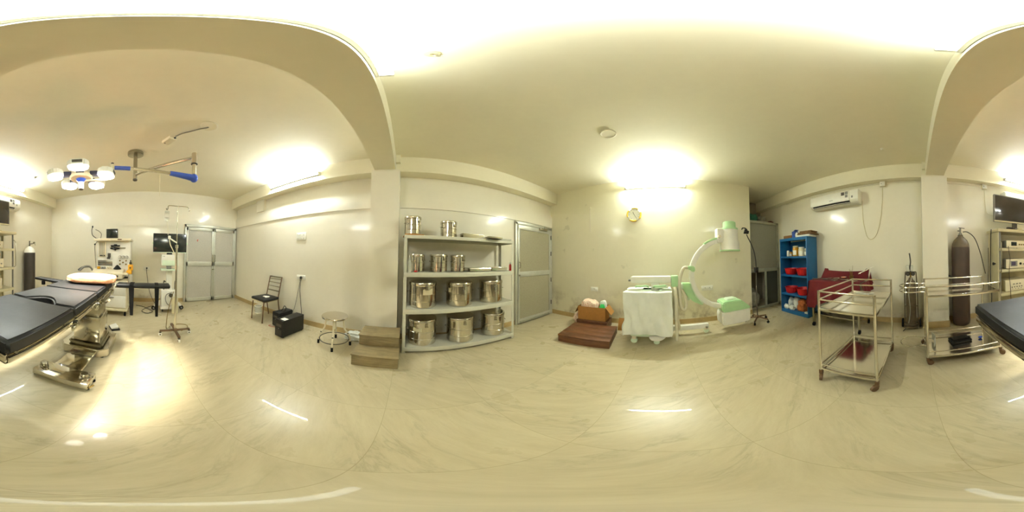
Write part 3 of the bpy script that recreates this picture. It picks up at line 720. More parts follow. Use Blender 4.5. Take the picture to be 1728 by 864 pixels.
# crumpled bag behind the stool
def crumple(c, r, seed, nz=0.5, nf=2.6, seg=26, rings=16, pw=0.8):
    b = B((c[0], c[1], c[2])); b.ell((c[0], c[1], c[2]+r[2]*0.8), r, seg, rings, nz, nf, 0.0, pw, seed)
    for v in b.bm.verts:
        if v.co.z < c[2]+0.002: v.co.z = c[2]+0.002
    return b
solo(crumple((-0.70, 2.36, 0), (0.17, 0.08, 0.075), 3), 'plastic_bag', 'bag', 'crumpled clear white plastic bag behind the round stool', 'plastic bag')

# chair
O = (-2.49, 2.18, 0)
t = thing('metal_chair', 'thin metal chair with torn black seat and ladder back', 'chair', O)
FL, FR, BL, BR = (-2.655, 1.972), (-2.315, 1.968), (-2.665, 2.37), (-2.325, 2.385)
for (x, y) in (FL, FR):
    lg = B(O).tube([(x, y, 0.035), (x+0.005, y+0.02, 0.42), (x+0.005, y+0.035, 0.44)], 0.0125, 10).out('front_leg', 'brown_metal', t)
    B(O).cyl((x, y, 0.001), (x, y, 0.06), 0.013, seg=10).out('foot_cap', 'brown_metal', lg)
for (x, y) in (BL, BR):
    lg = B(O).tube([(x, y+0.07, 0.03), (x, y+0.03, 0.22), (x, y, 0.44), (x, y+0.03, 0.62), (x, y+0.095, 0.90)], 0.0125, 10, sm=4).out('back_leg', 'brown_metal', t)
    B(O).cyl((x, y+0.07, 0.001), (x, y+0.062, 0.06), 0.013, seg=10).out('foot_cap', 'brown_metal', lg)
def by(z): return 2.378 + 0.095*max(0, (z-0.44)/0.46)**1.2
for z, r in ((0.60, 0.014), (0.69, 0.009), (0.77, 0.009), (0.845, 0.009)):
    B(O).tube([(-2.665, by(z), z), (-2.495, by(z)+0.012, z), (-2.325, by(z)+0.008, z)], r, 8, sm=4).out('back_slat', 'steel_dull', t)
B(O).bx(-2.67, -2.32, by(0.9)-0.006, by(0.9)+0.018, 0.875, 0.902, 0.005).out('top_rail', 'steel_dull', t)
B(O).tube([(FL[0], FL[1]+0.03, 0.43), (FR[0], FR[1]+0.03, 0.43), (BR[0], BR[1], 0.43), (BL[0], BL[1], 0.43)], 0.009, 8, closed=True).out('seat_frame', 'steel_dull', t)
b = B(O); b.box((-2.49, 2.175, 0.468), (0.40, 0.42, 0.055), 0.024, seg=3)
b.out('seat', 'leather', t)
B(O).sheet(lambda u, v: (-2.66+0.34*u, 1.972-0.004*v, 0.447-0.022*v*(1+0.7*math.sin(u*19)*math.sin(u*7+1))), 26, 4, 0.003).out('torn_lining', 'beige', t)
c = (-2.46, 2.18, 0.497)
b = B(c); b.box((c[0], c[1], c[2]+0.006), (0.13, 0.07, 0.01), 0.003, rot=(0, 0, 0.5)).box((c[0]+0.05, c[1]-0.04, c[2]+0.009), (0.07, 0.06, 0.012), 0.003, rot=(0.1, 0, -0.4))
solo(b, 'folded_tissue', 'paper', 'crumpled white paper lying on the black chair seat', 'paper')
# plastic tub beside the chair
t = thing('plastic_tub', 'clear plastic tub on the floor beside the metal chair', 'tub', (-2.86, 2.30, 0))
B().lathe([(0, 0.002), (0.07, 0.002), (0.078, 0.01), (0.088, 0.17), (0.084, 0.17), (0.074, 0.014), (0, 0.010)], seg=28).out('tub_wall', 'clear', t)
B().ring((0, 0, 0.170), 0.087, 0.005).out('rim', 'white', t)
B().lathe([(0, -0.0), (0.079, 0.0008), (0.081, 0.02), (0.079, 0.02), (0.076, 0.003), (0, 0.003)], (0, 0, 0.001), 24).out('base_band', 'white', t)

# UPS boxes
def ups(loc, w, d, h, rz, label, sticker):
    t = thing('battery_box', label, 'power supply', loc, rz)
    B().bx(-w/2, w/2, 0.012, d, 0.012, h, 0.008).out('case', 'black', t)
    B().bx(-w/2-0.002, w/2+0.002, 0.0, 0.018, 0.008, h+0.002, 0.008).out('front_panel', 'black', t)
    B().bx(-w*0.32, w*0.32, -0.004, 0.002, h*0.62, h*0.78, 0.002).out('display', 'grille', t)
    b = B()
    for k in range(6): b.bx(-w*0.36, w*0.36, -0.003, 0.001, h*0.12+k*0.018, h*0.12+k*0.018+0.008)
    b.out('vent_slots', 'grille', t)
    B().cyl((0, -0.006, h*0.52), (0, 0.001, h*0.52), 0.009, seg=12).out('power_button', 'grey', t)
    for x in (-w*0.4, w*0.4):
        for y in (0.04, d-0.04): B().cyl((x, y, 0.001), (x, y, 0.013), 0.012, seg=10).out('foot', 'rubber', t)
    if sticker: B().bx(-0.02, 0.075, 0.05, 0.14, h, h+0.001).out('paper_sticker', 'paper', t)
    return t
ups((-1.715, 1.79, 0), 0.17, 0.50, 0.315, -0.06, 'large black power supply box on the floor with a white sticker on top', True)
ups((-2.06, 2.06, 0), 0.17, 0.36, 0.29, -0.05, 'smaller black power supply box behind the large one beside the chair', False)
cord([(-1.835, 2.505, 0.915), (-1.84, 2.48, 0.86), (-1.86, 2.49, 0.7), (-1.845, 2.50, 0.5), (-1.80, 2.48, 0.25), (-1.75, 2.42, 0.08), (-1.76, 2.34, 0.05)], 0.006, 'cable', 'black cord hanging from the wall plug down to the battery boxes')
cord([(-1.875, 2.505, 0.89), (-1.89, 2.51, 0.8), (-1.945, 2.505, 0.5), (-1.99, 2.505, 0.3), (-2.02, 2.48, 0.2)], 0.004, 'cable', 'thin second cord hanging beside the black plug cord')
cord([(-2.05, 2.2, 0.292), (-2.02, 2.20, 0.34), (-1.98, 2.2, 0.41), (-1.94, 2.2, 0.38), (-1.97, 2.2, 0.32), (-2.03, 2.26, 0.295)], 0.007, 'cable', 'stiff cable loop on top of the smaller battery box', 'cable_loop')
cord([(-2.02, 2.02, 0.008), (-2.10, 1.98, 0.008), (-2.16, 1.99, 0.008), (-2.14, 2.03, 0.008)], 0.004, 'red_mark', 'thin reddish wire end on the floor before the battery boxes', 'wire_end')
t = thing('power_plug', 'black plug pushed into the low wall socket', 'plug', (-1.84, YA-0.03, 0.94))
B().lathe([(0, -0.012), (0.024, -0.012), (0.028, 0.0), (0.024, 0.014), (0.012, 0.024), (0, 0.026)], (0, -0.012, 0), 20, Matrix.Rotation(PI/2, 4, 'X')).out('plug_body', 'black', t)
B().tube([(0, -0.03, -0.005), (0.002, -0.04, -0.03), (0.004, -0.035, -0.05)], 0.006, 8, sm=3).out('strain_relief', 'black', t)

# ================================================================== WOODEN PLATFORMS AND BOX
def platform(loc, w, d, h, rz, label, n):
    t = thing('wooden_platform', label, 'platform', loc, rz)
    for k in range(n):
        y0 = -d/2 + d*k/n
        B().bx(-w/2, w/2, y0+0.002, y0+d/n-0.002, h-0.028, h, 0.004).out('plank', 'wood_red', t)
    for s_ in (-1, 1):
        B().bx(-w/2+0.006, w/2-0.006, s_*(d/2-0.004), s_*(d/2-0.028), 0.001, h-0.029, 0.003).out('side_board', 'wood_red', t)
        B().bx(s_*(w/2-0.006), s_*(w/2-0.03), -d/2+0.03, d/2-0.03, 0.001, h-0.029, 0.003).out('end_board', 'wood_red', t)
    return t
platform((2.355, 1.125, 0), 0.79, 0.62, 0.135, -PI/2+0.10, 'low red brown wooden platform on the floor in front of the box', 4)
platform((2.865, 1.26, 0), 0.60, 0.34, 0.175, -PI/2+0.06, 'second wooden platform hidden under the cardboard box', 3)
O = (2.87, 1.275, 0.177)
t = thing('cardboard_box', 'open brown cardboard box stuffed with cloth on the platform', 'box', O, 0.05)
b = B()
b.bx(-0.13, 0.13, -0.27, 0.27, 0, 0.006)
for x in (-0.13, 0.125): b.bx(x, x+0.005, -0.27, 0.27, 0, 0.27)
for y in (-0.27, 0.265): b.bx(-0.13, 0.13, y, y+0.005, 0, 0.27)
b.out('carton', 'card', t)
B().prism([(-0.125, 0.27), (0.125, 0.27), (0.11, 0.26), (-0.11, 0.26)], 'y', 0.268, 0.272).box((0, 0.30, 0.20), (0.25, 0.005, 0.16), rot=(0.45, 0, 0)).out('left_flap', 'card_dark', t)
B().box((-0.0, -0.325, 0.205), (0.25, 0.005, 0.17), rot=(-0.62, 0, 0)).out('right_flap', 'card', t)
solo(crumple((2.865, 1.35, 0.186), (0.102, 0.162, 0.205), 5, 0.16, 2.4, 40, 26, 0.5), 'cloth_bundle', 'pink_dots', 'white cloth with pink dots heaped in the cardboard box', 'cloth')
solo(crumple((2.935, 1.10, 0.186), (0.045, 0.07, 0.20), 8, 0.10, 2.2, 26, 16, 0.55), 'white_towel', 'sheet', 'plain white cloth in the box beside the green wrap', 'cloth')
solo(crumple((2.825, 1.085, 0.186), (0.055, 0.06, 0.175), 11, 0.12, 3), 'green_packet', 'green_wrap', 'bright green wrapper at the right edge of the cardboard box', 'wrapper')
solo(B((2.80, 0.78, 0)).box((2.83, 0.715, 0.125), (0.006, 0.13, 0.245), 0.001, rot=(0.12, 0.22, 0.25)), 'cardboard_sheet', 'card', 'loose brown cardboard flap leaning beside the wooden platform', 'cardboard')
solo(crumple((2.98, 1.69, 0), (0.07, 0.085, 0.11), 14, 0.45, 2.4), 'plastic_bag', 'pink_dots', 'small white and pink bag on the floor left of the box', 'plastic bag')

# ================================================================== C-ARM
O = (2.55, 0.0, 0)
t = thing('c_arm', 'mint green and white C arm x ray machine with a sheet covered base', 'x ray machine', O)
CYc, CZc, RO, RI = -1.05, 1.072, 0.612, 0.530
A0, A1 = math.radians(84), math.radians(276)
n = 56; poly = []
for k in range(n+1):
    a = A0 + (A1-A0)*k/n; poly.append((CYc - RO*math.cos(a)*-1, CZc + RO*math.sin(a)))
poly = [(CYc - RO*math.cos(A0+(A1-A0)*k/n), CZc + RO*math.sin(A0+(A1-A0)*k/n)) for k in range(n+1)] + [(CYc - RI*math.cos(A1-(A1-A0)*k/n), CZc + RI*math.sin(A1-(A1-A0)*k/n)) for k in range(n+1)]
B(O).prism(poly, 'x', 2.555, 2.645, 0.012).out('c_rail', 'white', t)
def arcpoly(r0, r1, d0, d1, m=18):
    q = [math.radians(d0+(d1-d0)*k/m) for k in range(m+1)]
    return [(CYc - r1*math.cos(a), CZc + r1*math.sin(a)) for a in q] + [(CYc - r0*math.cos(a), CZc + r0*math.sin(a)) for a in reversed(q)]
B(O).prism(arcpoly(0.600, 0.632, 95, 125), 'x', 2.55, 2.65, 0.008).out('upper_grip', 'mint', t)
# carriage that holds the rail
B(O).prism(arcpoly(0.60, 0.655, 192, 230)[:19] + [(-0.47, 0.88), (-0.39, 0.945), (-0.30, 0.955), (-0.30, 0.93), (-0.36, 0.80), (-0.47, 0.68)][:0] + arcpoly(0.60, 0.655, 192, 230)[19:], 'x', 2.54, 2.66, 0.006).out('rail_clamp', 'mint_pale', t)
B(O).prism([(-0.30, 0.955), (-0.455, 0.950), (-0.47, 0.86), (-0.53, 0.73), (-0.63, 0.60), (-0.66, 0.57), (-0.60, 0.585), (-0.48, 0.65), (-0.38, 0.76), (-0.325, 0.87)], 'x', 2.53, 2.67, 0.010).out('carriage', 'mint', t)
B(O).prism([(-0.36, 1.225), (-0.52, 1.222), (-0.535, 1.14), (-0.49, 1.125), (-0.45, 1.165), (-0.36, 1.19)], 'x', 2.53, 2.67, 0.012).out('brake_handle', 'mint', t)
# image intensifier (upper)
DX = 2.60; DYc = -1.165
B(O).lathe([(0, 1.455), (0.168, 1.455), (0.178, 1.465), (0.178, 1.48), (0.172, 1.49), (0.172, 1.60), (0.150, 1.64), (0.147, 1.83), (0, 1.83)], (DX, DYc, 0), 44).out('detector_body', 'white', t)
B(O).lathe([(0.1725, 1.452), (0.181, 1.456), (0.181, 1.476), (0.1725, 1.482)], (DX, DYc, 0), 44).out('detector_rim', 'mint', t)
B(O).lathe([(0, 1.978), (0.10, 1.974), (0.113, 1.962), (0.115, 1.862), (0.148, 1.858), (0.15, 1.831), (0, 1.831)], (DX, DYc, 0), 44).out('detector_cap', 'mint', t)
B(O).bx(2.53, 2.67, -1.03, -0.915, 1.60, 1.845, 0.02).out('detector_bracket', 'white', t)
B(O).cyl((2.60, -0.95, 1.70), (2.50, -0.95, 1.70), 0.025, seg=16, bev=0.004).out('bracket_knob', 'cream', t)
# tube housing (lower)
prof = [(-0.955, 0.165), (-1.44, 0.165), (-1.475, 0.19), (-1.475, 0.42), (-0.965, 0.42), (-0.945, 0.36), (-0.945, 0.27)]
B(O).prism(prof, 'x', 2.46, 2.76, 0.02).out('tube_housing', 'white', t)
B(O).prism([(-0.965, 0.415), (-1.478, 0.42), (-1.478, 0.445), (-1.29, 0.605), (-1.02, 0.605), (-0.955, 0.58)], 'x', 2.455, 2.765, 0.014).out('housing_cover', 'mint', t)
B(O).prism([(-1.05, 0.60), (-1.25, 0.60), (-1.225, 0.632), (-1.075, 0.632)], 'x', 2.53, 2.69, 0.008).out('beam_port', 'mint_pale', t)
# horizontal arm and column
B(O).bx(2.43, 2.57, -0.14, 0.47, 0.985, 1.085, 0.015).out('cross_arm', 'white', t)
B(O).bx(2.425, 2.575, -0.245, -0.145, 0.92, 1.09, 0.012).out('arm_block', 'mint', t)
B(O).bx(2.44, 2.60, -0.32, -0.24, 0.88, 0.955, 0.01).out('pivot', 'mint_pale', t)
B(O).cyl((2.50, 0.465, 1.02), (2.50, 0.515, 1.02), 0.016, seg=14).out('arm_stop', 'grey', t)
B(O).bx(2.445, 2.555, 0.04, 0.16, 0.85, 0.99, 0.01).out('column', 'white', t)
for yy in (-0.07, 0.20):
    B(O).tube([(2.42, yy, 0.93), (2.36, yy+0.03, 0.955), (2.33, yy+0.10, 0.955), (2.36, yy+0.17, 0.95), (2.42, yy+0.19, 0.93)], 0.014, 10, sm=4).out('push_handle', 'mint', t)
B(O).prism([(-0.10, 0.915), (0.11, 0.915), (0.09, 0.945), (-0.08, 0.945)], 'x', 2.36, 2.44, 0.006).out('control_ledge', 'mint_pale', t)
# base body, legs, wheels
B(O).prism([(0.47, 0.13), (0.47, 0.85), (-0.06, 0.85), (-0.075, 0.20), (-0.02, 0.13)], 'x', 2.335, 2.70, 0.015).out('base_body', 'mint_pale', t)
B(O).bx(2.615, 2.685, -0.76, -0.08, 0.095, 0.195, 0.02).out('long_leg', 'white', t)
B(O).prism([(0.20, 0.160), (0.185, 0.10), (0.14, 0.07), (0.04, 0.07), (-0.03, 0.12), (-0.05, 0.160)], 'x', 2.30, 2.40, 0.012).out('wheel_fender', 'white', t)
for (x, y, r) in ((2.35, 0.09, 0.045), (2.65, -0.715, 0.045), (2.62, 0.40, 0.05), (2.38, 0.42, 0.05)):
    w = B(O).lathe([(0, -0.028), (r*0.8, -0.028), (r, -0.02), (r, 0.02), (r*0.8, 0.028), (0, 0.028)], (x, y, r+0.001), 24, Matrix.Rotation(PI/2, 4, 'Y')).out('wheel', 'mint_pale', t)
    B(O).bx(x-0.035, x+0.035, y-0.03, y+0.03, r+0.03, 0.14, 0.006).out('wheel_fork', 'cream', w)
# hoses
B(O).tube([(2.50, -0.40, 1.205), (2.48, -0.33, 1.19), (2.44, -0.27, 1.02), (2.42, -0.26, 0.80), (2.42, -0.28, 0.60), (2.43, -0.33, 0.55), (2.46, -0.365, 0.62), (2.47, -0.34, 0.78), (2.47, -0.27, 0.90)], 0.025, 12, sm=6).out('loop_hose', 'hose', t)
B(O).tube([(2.40, -0.19, 0.915), (2.36, -0.195, 0.85), (2.33, -0.20, 0.62), (2.33, -0.195, 0.44), (2.37, -0.20, 0.40), (2.42, -0.17, 0.55), (2.44, -0.19, 0.75), (2.45, -0.225, 0.84), (2.48, -0.25, 0.87)], 0.026, 12, sm=6).out('front_hose', 'hose', t)
B(O).tube([(2.40, -0.20, 0.62), (2.39, -0.22, 0.42), (2.40, -0.24, 0.27), (2.42, -0.22, 0.22)], 0.024, 12, sm=6).out('slack_hose', 'hose', t)
B(O).tube([(2.34, -0.195, 0.40), (2.33, -0.20, 0.22), (2.33, -0.205, 0.06)], 0.022, 12, sm=5).out('end_hose', 'hose', t)
B(O).box((2.56, -0.42, 0.70), (0.02, 0.05, 0.06), 0.006, rot=(0.5, 0, 0)).out('locking_lever', 'mint_pale', t)

# sheet draped over the base
O = (2.5, 0.22, 0)
def sheetfn(u, v):
    # u round the body, v from the top down
    X0, X1, Y0, Y1 = 2.285, 2.735, -0.115, 0.515
    per = [(X0, Y1), (X0, Y0), (X1, Y0), (X1, Y1)]
    k = u*4; i = int(k) % 4; f = k-int(k)
    a, b_ = per[i], per[(i+1) % 4]
    x, y = a[0]+(b_[0]-a[0])*f, a[1]+(b_[1]-a[1])*f
    cx, cy = 2.5, 0.10
    drop = max(0.0, v-0.25)/0.75
    if v < 0.25:
        q = 0.46+0.54*v/0.25; x = cx+(x-cx)*q; y = cy+(y-cy)*q
        z = 0.874 + 0.02*(1-q) + 0.012*noise.noise((x*9, y*9, 1.0))
    else:
        hem = 0.19 + 0.02*math.sin(u*17) + (0.05 if i == 1 else 0.0)
        z = 0.872 - (0.872-hem)*drop
        wv = 0.018*math.sin(u*41+drop*5.6) + 0.013*math.sin(u*97+1.2-drop*7.1) + 0.03*noise.noise((u*22, drop*3.2, 4.0)) + 0.012*noise.noise((u*60, drop*4.0, 9.0))
        amp = 0.35+0.85*drop
        dx, dy = x-cx, y-cy; L = math.hypot(dx, dy)
        amp *= 0.3 if i == 1 else 1.0
        x += dx/L*(wv*amp+0.034); y += dy/L*(wv*amp+0.034)
    return (x, y, z)
solo(B(O).sheet(sheetfn, 160, 36, 0.004, closed_u=True), 'drape_sheet', 'sheet', 'white green sheet draped over the C arm base', 'sheet')

# ================================================================== EXAM LAMP
O = (2.705, -1.77, 0)
t = thing('gooseneck_lamp', 'black gooseneck lamp on a brown five spoke wheeled base', 'floor lamp', O)
b = B(O)
B(O).lathe([(0, 0.085), (0.035, 0.085), (0.035, 0.125), (0.018, 0.14), (0, 0.14)], (O[0], O[1], 0), 20).out('hub', 'brown_metal', t)
for k in range(5):
    a = math.radians(62+72*k); c, s_ = math.cos(a), math.sin(a)
    lg = B(O).tube([(O[0]+0.02*c, O[1]+0.02*s_, 0.108), (O[0]+0.23*c, O[1]+0.23*s_, 0.082)], 0.019, 8, r_end=0.015).out('leg', 'brown_metal', t)
    B(O).cyl((O[0]+0.235*c-0.014*s_, O[1]+0.235*s_+0.014*c, 0.0265), (O[0]+0.235*c+0.014*s_, O[1]+0.235*s_-0.014*c, 0.0265), 0.025, seg=16).cyl((O[0]+0.235*c, O[1]+0.235*s_, 0.035), (O[0]+0.232*c, O[1]+0.232*s_, 0.083), 0.009, seg=8).out('caster', 'rubber', lg)
B(O).cyl((O[0], O[1], 0.13), (O[0], O[1], 1.04), 0.012, seg=14).out('pole', 'grille', t)
B(O).bx(O[0]-0.035, O[0]+0.035, O[1]-0.035, O[1]+0.035, 1.035, 1.14, 0.008).out('switch_box', 'black', t)
B(O).cyl((O[0]-0.035, O[1]+0.0, 1.09), (O[0]-0.055, O[1], 1.09), 0.012, seg=10).out('switch_knob', 'black', t)
B(O).tube([(O[0], O[1], 1.13), (2.707, -1.765, 1.28), (2.72, -1.745, 1.44), (2.75, -1.70, 1.60), (2.785, -1.645, 1.74), (2.795, -1.625, 1.80)], 0.010, 10, sm=5).out('gooseneck', 'black', t)
hd = B(O).cyl((2.775, -1.665, 1.835), (2.812, -1.585, 1.862), 0.030, 0.052, seg=24, bev=0.003).out('lamp_shade', 'black', t)
B(O).cyl((2.8125, -1.584, 1.8623), (2.8145, -1.5797, 1.8637), 0.044, seg=24).out('lamp_lens', 'grey', hd)
B(O).tube([(2.79, -1.64, 1.89), (2.80, -1.60, 1.925), (2.82, -1.55, 1.93)], 0.011, 8).tube([(2.82, -1.55, 1.93), (2.815, -1.53, 1.895)], 0.011, 8).out('guide_handle', 'black', hd)

# ================================================================== CLOSET CLUTTER
solo(crumple((3.63, -2.255, 2.252), (0.14, 0.145, 0.13), 21, 0.35, 2.2), 'storage_bag', 'green_bag', 'dark green bundle on top of the aluminium closet', 'bundle')
solo(crumple((3.63, -2.575, 2.252), (0.14, 0.125, 0.115), 23, 0.4, 2.6), 'storage_bag', 'bag_grey', 'pale plastic bundle on top of the aluminium closet', 'bundle')
solo(crumple((3.56, -2.83, 2.252), (0.10, 0.09, 0.05), 25, 0.3, 2.2), 'storage_bag', 'dark_red', 'dark red flat bundle at the right end of the closet top', 'bundle')
for nm, z0, z1, q, lab in (('card', 2.252, 2.382, 0.12, 'lower brown carton at the left end of the closet top'), ('card_dark', 2.384, 2.58, 0.11, 'upper darker carton at the left end of the closet top')):
    b = B((3.62, -2.01, z0)).bx(3.62-q, 3.62+q, -2.01-0.045, -2.01+0.045, z0, z1, 0.003).bx(3.62-q-0.001, 3.62+q+0.001, -2.02, -2.0, z0+0.001, z1+0.001)
    solo(b, 'carton', nm, lab, 'carton', 'cartons on the closet top')
solo(crumple((3.60, -2.22, 0.0), (0.15, 0.17, 0.28), 31, 0.35, 2.0), 'garbage_bag', 'bag_grey', 'grey clear plastic bag standing inside the dark closet', 'plastic bag')

# ================================================================== BLUE RACK
O = (2.48, -2.75, 0)
BX0, BX1, BY0, BY1, BH = 2.075, 2.885, -2.575, -2.935, 1.715
t = thing('blue_rack', 'blue metal cupboard without doors holding jars and red baskets', 'rack', O)
B(O).bx(BX0, BX0+0.02, BY1, BY0, 0.001, BH, 0.003).out('side_panel', 'blue', t)
B(O).bx(BX1-0.02, BX1, BY1, BY0, 0.001, BH, 0.003).out('side_panel', 'blue', t)
B(O).bx(BX0+0.021, BX1-0.021, BY1, BY1+0.012, 0.06, BH-0.03).out('back_panel', 'blue', t)
BT = [0.075, 0.475, 0.915, 1.335]
for z, th in zip(BT, (0.074, 0.035, 0.035, 0.04)): B(O).bx(BX0+0.021, BX1-0.021, BY1+0.013, BY0, z-th, z, 0.003).out('shelf_board', 'blue', t)
B(O).bx(BX0, BX1, BY1, BY0+0.004, BH+0.0005, BH+0.03, 0.003).bx(BX0+0.021, BX1-0.021, BY0-0.012, BY0, BH-0.03, BH-0.0005).out('top_panel', 'blue', t)
TZ0 = BH+0.031
def jar(x, y, r, h, body, lid, label):
    t = thing('jar', label, 'jar', (x, y, BT[3]+0.001), 0, 'jars on the upper shelf of the blue rack')
    B().lathe([(0, 0), (r*0.92, 0), (r, 0.006), (r, h*0.78), (r*0.86, h*0.84), (0, h*0.84)], seg=24).out('jar_body', body, t)
    B().lathe([(0, h*0.842), (r*0.9, h*0.842), (r*0.93, h*0.86), (r*0.92, h*0.98), (r*0.86, h), (0, h)], seg=24).out('jar_lid', lid, t)
    B().sheet(lambda u, v: ((r+0.001)*math.cos(0.7+1.8*u), (r+0.001)*math.sin(0.7+1.8*u), h*(0.12+0.45*v)), 10, 2, 0.0008).out('jar_label', 'paper' if body != 'paper' else 'beige', t)
jar(2.715, -2.68, 0.032, 0.135, 'white', 'white', 'small white jar at the left end of the jar row')
jar(2.645, -2.71, 0.036, 0.11, 'amber', 'brass', 'short amber jar second from the left in the jar row')
jar(2.475, -2.68, 0.066, 0.23, 'amber', 'beige', 'tall amber yellow jar in the middle of the jar row')
jar(2.575, -2.80, 0.04, 0.17, 'clear', 'grille', 'clear jar standing behind the amber ones')
jar(2.30, -2.68, 0.068, 0.195, 'cream', 'white', 'wide pale jar right of the tall amber jar')
jar(2.175, -2.69, 0.042, 0.16, 'clear', 'beige', 'slim clear jar at the right end of the jar row')
def basket(x, y, z, r, h, label, sc=1.0):
    t = thing('plastic_basket', label, 'basket', (x, y, z+0.001), 0, 'red plastic baskets in the blue rack')
    B().lathe([(0, 0), (r*0.72, 0), (r*0.76, 0.008), (r*0.93, h-0.012), (r*1.0, h-0.006), (r*1.0, h), (r*0.93, h), (r*0.90, h-0.014), (r*0.73, 0.012), (0, 0.006)], seg=32).out('basket_wall', 'red', t)
    b = B()
    for k in range(20):
        a = 2*PI*k/20; b.tube([(r*0.79*math.cos(a), r*0.79*math.sin(a), h*0.2), (r*0.915*math.cos(a), r*0.915*math.sin(a), h*0.86)], 0.004, 5)
    b.out('ribs', 'red', t)
    return t
basket(2.70, -2.745, BT[2], 0.155, 0.14, 'red round basket on the middle shelf, left one')
basket(2.30, -2.735, BT[2], 0.175, 0.155, 'red round basket on the middle shelf, right one')
basket(2.70, -2.745, BT[1], 0.155, 0.14, 'red round basket on the lower shelf, left one')
basket(2.31, -2.735, BT[1], 0.17, 0.15, 'red round basket on the lower shelf behind the maroon cloth')
zb = BT[0]+0.001
for x, y, z, r, sd, lab in ((2.765, -2.645, zb, (0.075, 0.045, 0.062), 41, 'white roll at the lower left of the blue rack floor'),
                          (2.595, -2.645, zb, (0.072, 0.045, 0.062), 43, 'white roll beside the orange cloth on the rack floor'),
                          (2.77, -2.80, zb, (0.07, 0.07, 0.14), 45, 'greyish white bag standing behind the left roll'),
                          (2.59, -2.80, zb, (0.08, 0.07, 0.16), 47, 'tall white bag standing behind the middle roll')):
    solo(crumple((x, y, z), r, sd, 0.28, 1.8), 'white_bundle', 'bag', lab, 'bundle', 'white bundles on the floor of the blue rack')
solo(crumple((2.355, -2.75, zb), (0.115, 0.12, 0.15), 51, 0.35, 2.2), 'cloth_bundle', 'orange_cloth', 'orange brown cloth bundle on the rack floor', 'cloth')
solo(B((2.17, -2.62, zb)).box((2.16, -2.63, zb+0.02), (0.09, 0.06, 0.036), 0.008), 'small_carton', 'paper', 'small white carton at the right corner of the rack floor', 'carton')
# on top of the blue rack
solo(B((2.72, -2.74, TZ0)).box((2.72, -2.74, TZ0+0.04), (0.24, 0.16, 0.076), 0.014, rot=(0, 0, 0.1)), 'cardboard_carton', 'card_dark', 'small brown carton at the left on top of the blue rack', 'carton')
t = thing('glove_carton', 'blue printed carton standing on top of the blue rack', 'carton', (2.50, -2.70, TZ0), -0.2)
B().bx(-0.055, 0.055, -0.05, 0.05, 0, 0.15, 0.003).out('carton', 'blue_carton', t)
B().box((-0.04, 0.0, 0.165), (0.08, 0.10, 0.004), 0.001, rot=(0, 0.35, 0)).out('open_flap', 'blue_carton', t)
solo(crumple((2.395, -2.66, TZ0), (0.045, 0.04, 0.06), 55, 0.3, 2), 'white_tissue', 'paper', 'crumpled white paper beside the blue carton on the rack', 'paper')
solo(B((2.20, -2.75, TZ0)).box((2.22, -2.75, TZ0+0.021), (0.36, 0.27, 0.04), 0.006, rot=(0, 0, 0.04)), 'foam_slab', 'paper', 'flat white pack under the newspapers on the blue rack', 'pack')
for k, lab in enumerate(('lowest brown newspaper on the white pack on the blue rack', 'middle brown newspaper of the pile on the blue rack', 'topmost brown newspaper of the pile on the blue rack')):
    c = (2.17+0.02*math.sin(k*2.1), -2.76, TZ0+0.044+0.027*k)
    b = B(c)
    for j in range(3): b.box((c[0]+0.004*j, c[1], c[2]+0.0045+0.008*j), (0.39-0.04*k-0.006*j, 0.27-0.015*k, 0.0085), 0.003, rot=(0, 0, 0.08+0.06*math.sin(k*3)))
    solo(b, 'newspaper', 'news', lab, 'newspaper', 'newspapers on the blue rack')

# ================================================================== INSTRUMENT TABLE WITH MAROON CLOTH
O = (1.32, -2.58, 0)
RX0, RX1, RY0, RY1 = 0.86, 1.80, -2.31, -2.86
t = thing('instrument_table', 'steel wheeled table under the maroon cloth by the back wall', 'table', O)
for (x, y) in ((RX0+0.04, RY0-0.03), (RX1-0.04, RY0-0.03), (RX0+0.04, RY1+0.03), (RX1-0.04, RY1+0.03)):
    lg = B(O).bx(x-0.018, x+0.018, y-0.018, y+0.018, 0.09, 0.862, 0.004).out('leg', 'steel_dull', t)
    B(O).cyl((x-0.014, y, 0.041), (x+0.014, y, 0.041), 0.04, seg=18).bx(x-0.018, x+0.018, y-0.012, y+0.012, 0.05, 0.092, 0.003).out('caster', 'rubber', lg)
B(O).bx(RX0+0.01, RX1-0.01, RY1+0.01, RY0-0.01, 0.85, 0.875, 0.004).out('table_top', 'steel_dull', t)
B(O).bx(RX0+0.02, RX1-0.02, RY1+0.02, RY0-0.02, 0.245, 0.27, 0.004).out('lower_shelf', 'steel_dull', t)
B(O).tube([(RX0+0.03, RY0-0.03, 0.875), (RX0+0.03, RY1+0.03, 0.875), (RX0+0.03, RY1+0.03, 1.0), (RX1-0.03, RY1+0.03, 1.0), (RX1-0.03, RY1+0.03, 0.876)], 0.008, 8).out('back_rail', 'steel_dull', t)
